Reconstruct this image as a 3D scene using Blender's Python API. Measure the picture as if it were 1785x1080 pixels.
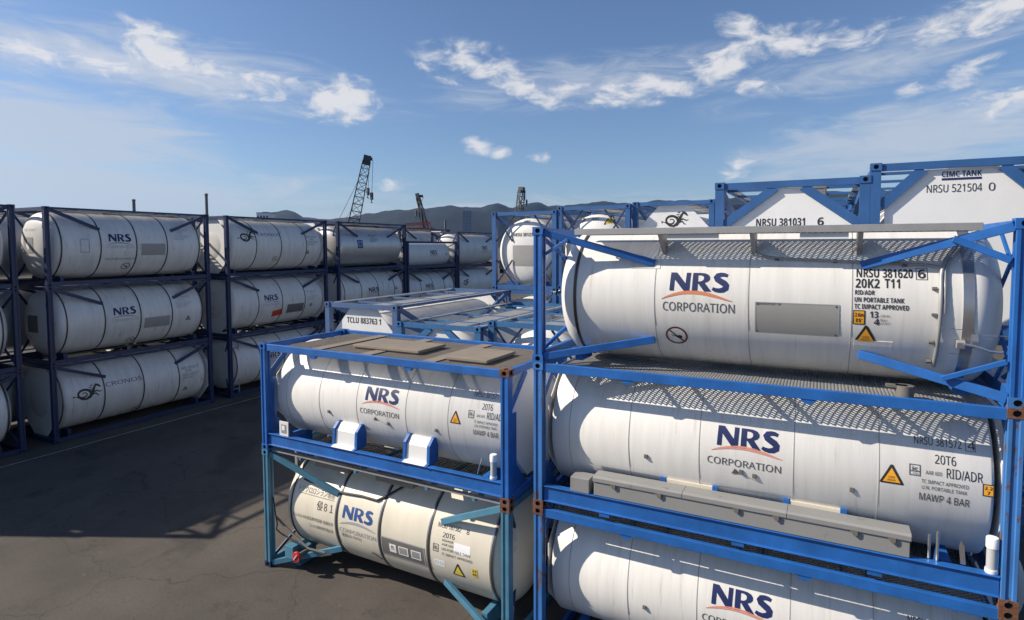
import bpy, bmesh, math, random
from math import sin, cos, pi, radians, sqrt, atan2
from mathutils import Vector, Matrix, geometry
random.seed(7)
for o in list(bpy.data.objects): bpy.data.objects.remove(o)
SC = bpy.context.scene
COL = SC.collection

# ------------------------------------------------------------------ camera
F_PX, YAW, PITCH, ROLL, CAM_H = 1030.39, 0.4796, 0.0561, -0.0024, 6.8163
PPX, PPY = 901.96, 486.50
fw = Vector((-sin(YAW)*cos(PITCH), cos(YAW)*cos(PITCH), -sin(PITCH)))
rt = Vector((cos(YAW), sin(YAW), 0)); up = rt.cross(fw)
rr = cos(ROLL)*rt + sin(ROLL)*up; uu = -sin(ROLL)*rt + cos(ROLL)*up
cam_d = bpy.data.cameras.new('camera'); cam = bpy.data.objects.new('camera', cam_d); COL.objects.link(cam)
M = Matrix((rr, uu, -fw)).transposed().to_4x4(); M.translation = (0, 0, CAM_H)
cam.matrix_world = M
cam_d.sensor_width = 36; cam_d.lens = F_PX/1785*36
cam_d.shift_x = (892.5-PPX)/1785; cam_d.shift_y = (PPY-540)/1785
cam_d.clip_start = 0.1; cam_d.clip_end = 30000
SC.camera = cam

# ------------------------------------------------------------------ light
SUN_AZ, SUN_EL = radians(64.5), radians(34.5)       # measured from -Y towards -X
sdir = Vector((-sin(SUN_AZ)*cos(SUN_EL), -cos(SUN_AZ)*cos(SUN_EL), sin(SUN_EL)))
sl = bpy.data.lights.new('sun', 'SUN'); sl.energy = 5.0; sl.angle = radians(0.5); sl.color = (1.0, 0.90, 0.76)
so = bpy.data.objects.new('sun', sl); COL.objects.link(so); so.location = (-60, -40, 80)
so.rotation_euler = sdir.to_track_quat('Z', 'Y').to_euler()
SC.view_settings.view_transform = 'Standard'; SC.view_settings.look = 'None'
SC.view_settings.exposure = 0.46; SC.view_settings.gamma = 1.0
SC.view_settings.use_curve_mapping = False

# ------------------------------------------------------------------ world: sky and clouds
W = bpy.data.worlds.new('World'); SC.world = W; W.use_nodes = True
nt = W.node_tree; nt.nodes.clear()
def N(tree, typ, **kw):
    n = tree.nodes.new(typ)
    for k, v in kw.items():
        if k.startswith('i_'): n.inputs[k[2:]].default_value = v
        elif k.startswith('n_'): n.inputs[int(k[2:])].default_value = v
        else: setattr(n, k, v)
    return n
def LK(tree, a, b): tree.links.new(a, b)
def math_node(tree, op, a, b=None, c=None, clamp=False):
    n = tree.nodes.new('ShaderNodeMath'); n.operation = op; n.use_clamp = clamp
    for i, v in enumerate((a, b, c)):
        if v is None: continue
        if isinstance(v, (int, float)): n.inputs[i].default_value = v
        else: tree.links.new(v, n.inputs[i])
    return n.outputs[0]
SKY_STRENGTH = 0.067
sky = N(nt, 'ShaderNodeTexSky', sky_type='NISHITA'); sky.sun_disc = False
sky.sun_elevation = SUN_EL; sky.sun_rotation = radians(180)+SUN_AZ
sky.altitude = 20; sky.air_density = 1.0; sky.dust_density = 0.7; sky.ozone_density = 3.0
tc = N(nt, 'ShaderNodeTexCoord')
sep = N(nt, 'ShaderNodeSeparateXYZ'); LK(nt, tc.outputs['Generated'], sep.inputs[0])
# azimuth (radians clockwise from the world bearing YAW) and elevation of the sky direction
xr = math_node(nt, 'ADD', math_node(nt, 'MULTIPLY', sep.outputs[0], cos(YAW)), math_node(nt, 'MULTIPLY', sep.outputs[1], sin(YAW)))
yr = math_node(nt, 'ADD', math_node(nt, 'MULTIPLY', sep.outputs[0], -sin(YAW)), math_node(nt, 'MULTIPLY', sep.outputs[1], cos(YAW)))
az = math_node(nt, 'ARCTAN2', xr, yr)
el = math_node(nt, 'ARCSINE', sep.outputs[2])
cmb = N(nt, 'ShaderNodeCombineXYZ'); LK(nt, az, cmb.inputs[0]); LK(nt, el, cmb.inputs[1])
def noise_w(scale, detail, rough, sx=1.0, sy=1.0, dist=0.0, off=0.0):
    mp = N(nt, 'ShaderNodeMapping'); LK(nt, cmb.outputs[0], mp.inputs[0])
    mp.inputs['Scale'].default_value = (sx, sy, 1); mp.inputs['Location'].default_value = (off, off*.7, off*.3)
    nz = N(nt, 'ShaderNodeTexNoise'); LK(nt, mp.outputs[0], nz.inputs['Vector'])
    nz.inputs['Scale'].default_value = scale; nz.inputs['Detail'].default_value = detail
    nz.inputs['Roughness'].default_value = rough; nz.inputs['Distortion'].default_value = dist
    return nz.outputs['Fac']
n_puff = noise_w(20, 10, 0.58, 1.0, 2.0, 0.4, 3.1)
n_wisp = noise_w(7, 8, 0.62, 1.0, 5.0, 0.9, 8.4)
# bearings, elevations, half sizes (degrees), tilt and weight of each cloud in the sky
CLOUDS_P = [(-34.7, 14.2, 6.4, 1.6, 0, 1.0), (-30.9, 15.6, 3.9, 2.3, -8, 1.15), (-26.4, 14.4, 6.2, 1.6, -8, 0.9), (-21.3, 14.2, 6.8, 1.2, -6, 0.7), (-16.8, 12.8, 3.8, 1.9, 6, 1.2), (-15.8, 13.5, 2.6, 1.8, 6, 1.1), (-4.6, 16.8, 5.5, 1.9, -6, 0.85), (1.6, 14.7, 7.2, 1.4, -10, 0.85), (10.9, 14.4, 10.7, 1.6, 5, 0.95), (18.7, 15.7, 5.5, 1.6, 12, 0.95), (21.6, 13.9, 2.9, 1.0, -20, 0.8), (20.2, 18.5, 2.5, 1.3, -20, 0.85), (25.8, 17.0, 5.4, 1.5, -6, 0.95), (29.3, 16.7, 3.4, 1.3, 6, 0.85), (37.1, 16.5, 4.3, 1.8, 6, 1.0), (39.1, 16.8, 3.0, 1.5, 6, 0.9), (38.3, 10.4, 3.1, 1.3, 6, 1.05), (36.0, 12.6, 4.4, 1.0, 14, 0.7), (-3.6, 9.4, 1.7, 0.9, -10, 1.1), (-1.7, 8.9, 1.3, 0.7, 0, 1.0), (1.9, 8.4, 1.3, 0.8, 8, 1.15), (20.3, 7.3, 1.8, 1.3, 40, 1.05), (-11.9, 5.9, 1.6, 0.9, 0, 0.6)]
CLOUDS_W = [(-39.3, 9.4, 12.7, 3.0, -5, 1.35), (-37.9, 7.4, 12.5, 1.8, -3, 1.2), (-36.1, 4.5, 17.4, 2.7, -2, 1.5), (34.1, 8.5, 13.7, 3.2, 5, 1.25), (-32.3, 14.3, 16.7, 2.8, -6, 0.9), (-0.1, 2.8, 38.9, 2.2, 0, 0.8), (-23.7, 14.5, 15.4, 2.5, -8, 0.6), (8.2, 15.1, 18.0, 2.5, 3, 0.6), (30.1, 14.6, 13.7, 2.4, 10, 0.6), (-40.3, 13.9, 5.2, 2.1, 0, 0.95), (-21.3, 4.7, 15.9, 2.1, 0, 0.6), (38.5, 9.9, 8.5, 2.6, 5, 0.7), (28.0, 9.2, 7.8, 1.5, 6, 0.7)]
def mask(clouds):
    acc = None
    for (a, e, sa, se, tilt, wgt) in clouds:
        mp = N(nt, 'ShaderNodeMapping', vector_type='TEXTURE'); LK(nt, cmb.outputs[0], mp.inputs[0])
        mp.inputs['Location'].default_value = (radians(a), radians(e), 0)
        mp.inputs['Rotation'].default_value = (0, 0, radians(tilt))
        mp.inputs['Scale'].default_value = (radians(sa)*1.2, radians(se)*1.25, 1)
        ln = N(nt, 'ShaderNodeVectorMath', operation='LENGTH'); LK(nt, mp.outputs[0], ln.inputs[0])
        m = math_node(nt, 'MULTIPLY', math_node(nt, 'SUBTRACT', 1.0, ln.outputs['Value'], clamp=True), wgt)
        acc = m if acc is None else math_node(nt, 'MAXIMUM', acc, m)
    return acc
def smooth(v, lo, hi, omax=1.0):
    mr = N(nt, 'ShaderNodeMapRange', interpolation_type='SMOOTHSTEP'); LK(nt, v, mr.inputs[0])
    mr.inputs[1].default_value = lo; mr.inputs[2].default_value = hi; mr.inputs[4].default_value = omax
    return mr.outputs[0]
mp_ = mask(CLOUDS_P); mw_ = mask(CLOUDS_W)
def ragged(m, n, amp, lo, hi, omax):
    v = math_node(nt, 'ADD', math_node(nt, 'MULTIPLY', m, 0.55), math_node(nt, 'MULTIPLY', math_node(nt, 'SUBTRACT', n, 0.5), amp))
    return math_node(nt, 'MULTIPLY', smooth(v, lo, hi, omax), smooth(m, 0.0, 0.22))
puff = ragged(mp_, n_puff, 1.9, 0.02, 0.62, 0.93)
wisp = ragged(mw_, n_wisp, 1.35, -0.04, 0.62, 0.74)
clm = math_node(nt, 'MAXIMUM', puff, wisp)
bg_sky = N(nt, 'ShaderNodeBackground'); bg_sky.inputs[1].default_value = SKY_STRENGTH
tint = N(nt, 'ShaderNodeMix', data_type='RGBA', blend_type='MULTIPLY'); tint.inputs[0].default_value = 1.0
LK(nt, sky.outputs[0], tint.inputs[6]); tint.inputs[7].default_value = (1.10, 1.15, 1.28, 1); LK(nt, tint.outputs[2], bg_sky.inputs[0])
cl_col = N(nt, 'ShaderNodeMix', data_type='RGBA')
LK(nt, puff, cl_col.inputs[0]); cl_col.inputs[6].default_value = (0.70, 0.76, 0.85, 1); cl_col.inputs[7].default_value = (0.98, 0.97, 0.98, 1)
bg_cl = N(nt, 'ShaderNodeBackground'); bg_cl.inputs[1].default_value = 0.60
LK(nt, cl_col.outputs[2], bg_cl.inputs[0])
mixs = N(nt, 'ShaderNodeMixShader'); LK(nt, clm, mixs.inputs[0]); LK(nt, bg_sky.outputs[0], mixs.inputs[1]); LK(nt, bg_cl.outputs[0], mixs.inputs[2])
wo = N(nt, 'ShaderNodeOutputWorld'); LK(nt, mixs.outputs[0], wo.inputs[0])

# ------------------------------------------------------------------ materials
MATS = {}
def mat(name, col, rough=0.5, metal=0.0, var=0.0, vscale=3.0, stretch=(1, 1, 1), col2=None, thr=None, thr_w=0.08, bump=0.0, bscale=40.0, spec=0.5, fine=None):
    """principled material: base colour, broad variation, and patches of a second colour (rust, grime) with ragged edges"""
    m = bpy.data.materials.new(name); m.use_nodes = True; t = m.node_tree
    b = t.nodes['Principled BSDF']; b.inputs['Roughness'].default_value = rough; b.inputs['Metallic'].default_value = metal
    b.inputs['Specular IOR Level'].default_value = spec
    c = (*col, 1); b.inputs['Base Color'].default_value = c
    co = N(t, 'ShaderNodeTexCoord'); mp = N(t, 'ShaderNodeMapping'); LK(t, co.outputs['Object'], mp.inputs[0]); mp.inputs['Scale'].default_value = stretch
    oi = N(t, 'ShaderNodeObjectInfo'); LK(t, math_node(t, 'MULTIPLY', oi.outputs['Random'], 30.0), mp.inputs['Location'])
    out = None
    if var:
        nz = N(t, 'ShaderNodeTexNoise'); LK(t, mp.outputs[0], nz.inputs['Vector']); nz.inputs['Scale'].default_value = vscale; nz.inputs['Detail'].default_value = 7; nz.inputs['Roughness'].default_value = .62
        mr = N(t, 'ShaderNodeMapRange'); LK(t, nz.outputs['Fac'], mr.inputs[0]); mr.inputs[1].default_value = .3; mr.inputs[2].default_value = .7
        mx = N(t, 'ShaderNodeMix', data_type='RGBA'); LK(t, mr.outputs[0], mx.inputs[0])
        mx.inputs[6].default_value = (*[v*(1-var) for v in col], 1); mx.inputs[7].default_value = (*[min(1, v*(1+var*.6)) for v in col], 1)
        out = mx.outputs[2]
    if col2 is not None:
        nz = N(t, 'ShaderNodeTexNoise'); LK(t, mp.outputs[0], nz.inputs['Vector']); nz.inputs['Scale'].default_value = fine or vscale*2.3; nz.inputs['Detail'].default_value = 9; nz.inputs['Roughness'].default_value = .68
        mr = N(t, 'ShaderNodeMapRange', interpolation_type='SMOOTHSTEP'); LK(t, nz.outputs['Fac'], mr.inputs[0]); mr.inputs[1].default_value = thr; mr.inputs[2].default_value = thr+thr_w
        mx = N(t, 'ShaderNodeMix', data_type='RGBA'); LK(t, mr.outputs[0], mx.inputs[0])
        if out: LK(t, out, mx.inputs[6])
        else: mx.inputs[6].default_value = c
        mx.inputs[7].default_value = (*col2, 1); out = mx.outputs[2]
    if out: LK(t, out, b.inputs['Base Color'])
    if bump:
        nz = N(t, 'ShaderNodeTexNoise'); LK(t, co.outputs['Object'], nz.inputs['Vector']); nz.inputs['Scale'].default_value = bscale; nz.inputs['Detail'].default_value = 5
        bp = N(t, 'ShaderNodeBump'); bp.inputs['Strength'].default_value = bump; bp.inputs['Distance'].default_value = .01; LK(t, nz.outputs['Fac'], bp.inputs['Height']); LK(t, bp.outputs[0], b.inputs['Normal'])
    MATS[name] = m; return m
mat('tank_white', (.72, .705, .675), .40, var=.09, vscale=1.4, stretch=(5.0, .40, .40), col2=(.50, .46, .40), thr=.53, thr_w=.30, fine=2.4, bump=.05, bscale=3)
mat('tank_cream', (.68, .625, .51), .42, var=.09, vscale=1.4, stretch=(2.2, .5, .5), col2=(.46, .37, .26), thr=.60, thr_w=.16, fine=3.2)
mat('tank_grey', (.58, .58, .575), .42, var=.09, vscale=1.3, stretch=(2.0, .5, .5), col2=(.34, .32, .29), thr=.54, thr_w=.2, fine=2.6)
mat('tank_worn', (.66, .65, .63), .42, var=.13, vscale=1.6, stretch=(3.0, .45, .45), col2=(.34, .31, .27), thr=.565, thr_w=.17, fine=3.0, bump=.05, bscale=4)
mat('frame_sea', (.032, .135, .31), .5, var=.2, vscale=2.5, col2=(.14, .09, .06), thr=.64, thr_w=.05, fine=9)
mat('tank_steel', (.55, .54, .52), .40, metal=.5, var=.10, vscale=1.5, stretch=(2, .5, .5))
mat('plate_white', (.74, .74, .73), .45, var=.05, vscale=2, col2=(.55, .50, .44), thr=.66, thr_w=.12)
mat('frame_blue', (.016, .118, .40), .46, var=.26, vscale=2.6, col2=(.085, .05, .035), thr=.655, thr_w=.03, fine=12, bump=.12, bscale=14)
mat('frame_blue_worn', (.045, .17, .44), .5, var=.28, vscale=3.5, stretch=(1, 1, .35), col2=(.13, .07, .045), thr=.575, thr_w=.035, fine=9)
mat('frame_midblue', (.030, .105, .28), .45, var=.18, vscale=2.0, col2=(.12, .07, .05), thr=.68, thr_w=.05, fine=8)
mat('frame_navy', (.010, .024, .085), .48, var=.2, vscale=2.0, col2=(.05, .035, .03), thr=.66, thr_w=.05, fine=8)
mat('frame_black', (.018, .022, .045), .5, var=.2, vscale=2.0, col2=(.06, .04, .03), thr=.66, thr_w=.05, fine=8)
mat('frame_slate', (.065, .125, .26), .5, var=.16, vscale=2.0, col2=(.2, .14, .1), thr=.68, thr_w=.05, fine=8)
mat('frame_teal', (.065, .195, .29), .5, var=.22, vscale=2.5, col2=(.16, .10, .07), thr=.64, thr_w=.05, fine=9)
mat('rust', (.16, .065, .03), .85, var=.45, vscale=14, col2=(.05, .10, .24), thr=.58, thr_w=.06, fine=9, bump=.5)
mat('galvanised', (.36, .36, .36), .5, metal=.35, var=.18, vscale=3)
mat('grating_brown', (.23, .20, .165), .7, var=.2, vscale=3)
mat('hatch_brown', (.235, .195, .150), .7, var=.15, vscale=2.5)
mat('box_grey', (.255, .255, .25), .6, var=.08, vscale=1.5, col2=(.17, .15, .125), thr=.60, thr_w=.12, fine=5)
mat('band_dark', (.07, .06, .05), .4, metal=.4)
mat('band_steel', (.42, .42, .43), .32, metal=.8, var=.15)
mat('seam_grey', (.38, .37, .36), .6)
mat('hole_dark', (.01, .01, .012), .9)
mat('rubber_black', (.02, .02, .022), .6)
mat('ink_navy', (.012, .022, .105), .5, var=.3, vscale=6, col2=(.42, .41, .40), thr=.68, thr_w=.08, fine=26); mat('ink_blue', (.02, .07, .24), .5); mat('ink_black', (.022, .022, .024), .55, var=.3, vscale=6, col2=(.42, .41, .40), thr=.68, thr_w=.08, fine=26)
mat('ink_grey', (.10, .10, .11), .6, var=.3, vscale=6, col2=(.42, .41, .40), thr=.68, thr_w=.08, fine=26); mat('ink_faded', (.32, .33, .36), .6); mat('ink_orange', (.62, .22, .10), .5); mat('ink_pink', (.62, .27, .20), .5)
mat('sign_amber', (.78, .36, .03), .45); mat('sign_red', (.55, .06, .03), .5); mat('sign_yellow', (.72, .55, .06), .5)
mat('placard_grey', (.30, .295, .28), .55, var=.06); mat('placard_dark', (.15, .14, .125), .6, var=.1); mat('sticker_white', (.82, .82, .82), .45)
mat('valve_red', (.50, .03, .03), .45); mat('clear_tube', (.42, .43, .44), .15)
mat('bright_steel', (.62, .62, .62), .25, metal=.9)
mat('crane_dark', (.055, .062, .075), .6, var=.15); mat('crane_red', (.42, .07, .04), .55, var=.15); mat('concrete_tower', (.24, .26, .29), .8); mat('tower_glass', (.06, .08, .11), .2)
mat('pole_grey', (.10, .11, .13), .6); mat('line_paint', (.34, .33, .31), .8, var=.35, vscale=5)
def ground_mat():
    m = bpy.data.materials.new('asphalt'); m.use_nodes = True; t = m.node_tree; b = t.nodes['Principled BSDF']
    b.inputs['Roughness'].default_value = .9; b.inputs['Specular IOR Level'].default_value = .25
    co = N(t, 'ShaderNodeTexCoord')
    def nz(sc, det, rough=.6):
        n = N(t, 'ShaderNodeTexNoise'); LK(t, co.outputs['Object'], n.inputs['Vector']); n.inputs['Scale'].default_value = sc; n.inputs['Detail'].default_value = det; n.inputs['Roughness'].default_value = rough; return n.outputs['Fac']
    def mr(v, a, c):
        r = N(t, 'ShaderNodeMapRange', interpolation_type='SMOOTHSTEP'); LK(t, v, r.inputs[0]); r.inputs[1].default_value = a; r.inputs[2].default_value = c; return r.outputs[0]
    def mix(f, a, c):
        x = N(t, 'ShaderNodeMix', data_type='RGBA'); LK(t, f, x.inputs[0])
        for i, v in ((6, a), (7, c)):
            if isinstance(v, tuple): x.inputs[i].default_value = (*v, 1)
            else: LK(t, v, x.inputs[i])
        return x.outputs[2]
    c = mix(mr(nz(.35, 6), .3, .7), (.072, .064, .057), (.105, .093, .080))
    c = mix(mr(nz(.9, 8, .7), .55, .72), c, (.052, .046, .042))
    c = mix(mr(nz(2.9, 8, .7), .63, .72), c, (.135, .120, .100))
    c = mix(mr(nz(17, 5, .75), .50, .74), c, (.052, .047, .043))
    c = mix(mr(nz(23, 4, .7), .60, .74), c, (.165, .150, .130))
    c = mix(mr(nz(6, 8, .75), .645, .69), c, (.034, .031, .030))
    vo = N(t, 'ShaderNodeTexVoronoi'); vo.feature = 'DISTANCE_TO_EDGE'; vo.inputs['Scale'].default_value = .32
    wv = N(t, 'ShaderNodeTexNoise'); LK(t, co.outputs['Object'], wv.inputs['Vector']); wv.inputs['Scale'].default_value = 1.2; wv.inputs['Detail'].default_value = 6
    vm = N(t, 'ShaderNodeVectorMath', operation='MULTIPLY_ADD'); LK(t, wv.outputs['Color'], vm.inputs[0]); vm.inputs[1].default_value = (1.1, 1.1, 0); LK(t, co.outputs['Object'], vm.inputs[2])
    LK(t, vm.outputs[0], vo.inputs['Vector'])
    crack = N(t, 'ShaderNodeMapRange'); LK(t, vo.outputs['Distance'], crack.inputs[0]); crack.inputs[1].default_value = .002; crack.inputs[2].default_value = .007; crack.inputs[3].default_value = .38; crack.inputs[4].default_value = 0
    c = mix(crack.outputs[0], c, (.028, .026, .025))
    wt = N(t, 'ShaderNodeTexWave', bands_direction='DIAGONAL'); LK(t, vm.outputs[0], wt.inputs['Vector']); wt.inputs['Scale'].default_value = .10; wt.inputs['Distortion'].default_value = 2.5; wt.inputs['Detail'].default_value = 3
    tyre = math_node(t, 'MULTIPLY', mr(wt.outputs['Fac'], .80, .98), mr(nz(.5, 5), .42, .62)); c = mix(math_node(t, 'MULTIPLY', tyre, .55), c, (.042, .038, .036))
    LK(t, c, b.inputs['Base Color'])
    bp = N(t, 'ShaderNodeBump'); bp.inputs['Strength'].default_value = .5; bp.inputs['Distance'].default_value = .01; LK(t, nz(90, 4), bp.inputs['Height']); LK(t, bp.outputs[0], b.inputs['Normal'])
    MATS['asphalt'] = m
ground_mat()
mat('hill_forest', (.006, .013, .015), .95, var=.5, vscale=.012, col2=(.013, .018, .018), thr=.6, thr_w=.1, fine=.02)

# ------------------------------------------------------------------ mesh helpers
class MB:
    def __init__(s): s.v = []; s.f = []; s.mi = []
    def face(s, pts, mi=0):
        n = len(s.v); s.v += [tuple(p) for p in pts]; s.f.append(tuple(range(n, n+len(pts)))); s.mi.append(mi)
    def box(s, x0, x1, y0, y1, z0, z1, mi=0):
        n = len(s.v)
        s.v += [(x0,y0,z0),(x1,y0,z0),(x1,y1,z0),(x0,y1,z0),(x0,y0,z1),(x1,y0,z1),(x1,y1,z1),(x0,y1,z1)]
        for q in ((0,3,2,1),(4,5,6,7),(0,1,5,4),(1,2,6,5),(2,3,7,6),(3,0,4,7)): s.f.append(tuple(n+i for i in q)); s.mi.append(mi)
        return s
    def prism(s, poly, axis, a, b, mi=0):
        """extrude a 2-D polygon (ccw) along axis 'x','y' or 'z' from a to b"""
        def P(p, h): return {'x': (h, p[0], p[1]), 'y': (p[0], h, p[1]), 'z': (p[0], p[1], h)}[axis]
        n = len(s.v); k = len(poly)
        s.v += [P(p, a) for p in poly]+[P(p, b) for p in poly]
        for i in range(k): j = (i+1) % k; s.f.append((n+i, n+j, n+k+j, n+k+i)); s.mi.append(mi)
        tri = geometry.tessellate_polygon([[Vector((p[0], p[1], 0)) for p in poly]])
        for t3 in tri:
            s.f.append(tuple(n+i for i in t3)); s.mi.append(mi); s.f.append(tuple(n+k+i for i in t3)); s.mi.append(mi)
        return s
    def bar(s, p, q, w, h, upv=(0, 0, 1), mi=0):
        p, q = Vector(p), Vector(q); d = (q-p).normalized(); u = Vector(upv)
        if abs(d.dot(u)) > .98: u = Vector((1, 0, 0))
        a = d.cross(u).normalized(); b = a.cross(d).normalized(); n = len(s.v)
        for e in (p, q):
            for (i, j) in ((-1,-1),(1,-1),(1,1),(-1,1)): s.v.append(tuple(e+a*(i*w/2)+b*(j*h/2)))
        for f in ((0,1,5,4),(1,2,6,5),(2,3,7,6),(3,0,4,7),(3,2,1,0),(4,5,6,7)): s.f.append(tuple(n+i for i in f)); s.mi.append(mi)
        return s
    def tube(s, pts, r, seg=10, mi=0):
        pts = [Vector(p) for p in pts]; n0 = len(s.v); k = len(pts); ref = Vector((.31, .2, .93))
        for i, p in enumerate(pts):
            d = ((pts[min(i+1, k-1)]-pts[max(i-1, 0)])).normalized()
            a = d.cross(ref).normalized(); b = d.cross(a)
            rr_ = r[i] if isinstance(r, (list, tuple)) else r
            for j in range(seg): t = 2*pi*j/seg; s.v.append(tuple(p+a*cos(t)*rr_+b*sin(t)*rr_))
        for i in range(k-1):
            for j in range(seg):
                j2 = (j+1) % seg; s.f.append((n0+i*seg+j, n0+i*seg+j2, n0+(i+1)*seg+j2, n0+(i+1)*seg+j)); s.mi.append(mi)
        s.f.append(tuple(n0+j for j in range(seg))[::-1]); s.mi.append(mi); s.f.append(tuple(n0+(k-1)*seg+j for j in range(seg))); s.mi.append(mi)
        return s
    def ring(s, prof, yc, zc, seg=72, mi=0, closed=False):
        """revolve (x, r) profile about the x axis through (yc, zc)"""
        n0 = len(s.v); k = len(prof)
        for (x, r) in prof:
            for j in range(seg): t = 2*pi*j/seg; s.v.append((x, yc+r*cos(t), zc+r*sin(t)))
        for i in range(k if closed else k-1):
            i2 = (i+1) % k
            for j in range(seg):
                j2 = (j+1) % seg; s.f.append((n0+i*seg+j, n0+i*seg+j2, n0+i2*seg+j2, n0+i2*seg+j)); s.mi.append(mi)
        return s
    def mesh(s, name, mats, off=(0, 0, 0), smooth=None):
        me = bpy.data.meshes.new(name)
        me.from_pydata([(x+off[0], y+off[1], z+off[2]) for x, y, z in s.v], [], s.f)
        for m in mats: me.materials.append(MATS[m])
        me.polygons.foreach_set('material_index', s.mi)
        bm = bmesh.new(); bm.from_mesh(me); bmesh.ops.recalc_face_normals(bm, faces=bm.faces); bm.to_mesh(me); bm.free()
        if smooth is not None:
            me.polygons.foreach_set('use_smooth', [True]*len(me.polygons))
            me.set_sharp_from_angle(angle=radians(smooth))
        return me
def link(name, me, parent=None, bevel=0.0):
    o = bpy.data.objects.new(name, me); COL.objects.link(o)
    if parent: o.parent = parent
    if bevel:
        b = o.modifiers.new('edge', 'BEVEL'); b.width = bevel; b.segments = 2; b.limit_method = 'ANGLE'; b.angle_limit = radians(40)
    return o
CACHE = {}
def cached(key, fn):
    if key not in CACHE: CACHE[key] = fn()
    return CACHE[key]
def empty(name, loc, rz=0):
    o = bpy.data.objects.new(name, None); COL.objects.link(o); o.location = loc; o.rotation_euler = (0, 0, rz); o.empty_display_size = .3; return o
def tag(o, label=None, cat=None, group=None, kind=None):
    for k, v in (('label', label), ('category', cat), ('group', group), ('kind', kind)):
        if v: o[k] = v
    return o

# ------------------------------------------------------------------ lettering and marks, laid on a curved or flat surface
def glyph_tris(text, bold):
    def make():
        c = bpy.data.curves.new('lettering', 'FONT'); c.body = text; c.size = 1; c.offset = bold; c.resolution_u = 3; c.fill_mode = 'FRONT'
        o = bpy.data.objects.new('lettering', c); me = bpy.data.meshes.new_from_object(o)
        v = [(p.co.x, p.co.y) for p in me.vertices]; f = [tuple(p.vertices) for p in me.polygons]
        bpy.data.objects.remove(o); bpy.data.meshes.remove(me); bpy.data.curves.remove(c)
        return v, f
    return cached(('txt', text, bold), make)
CAPH = None
def sans(c, heavy):
    """the plain sans-serif letterforms (their figure 1 has a flag)"""
    for lo, hi, reg, bld in (('A', 'Z', 0x1D5A0, 0x1D5D4), ('a', 'z', 0x1D5BA, 0x1D5EE), ('0', '9', 0x1D7E2, 0x1D7EC)):
        if lo <= c <= hi: return chr((bld if heavy else reg)+ord(c)-ord(lo))
    return c
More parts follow.
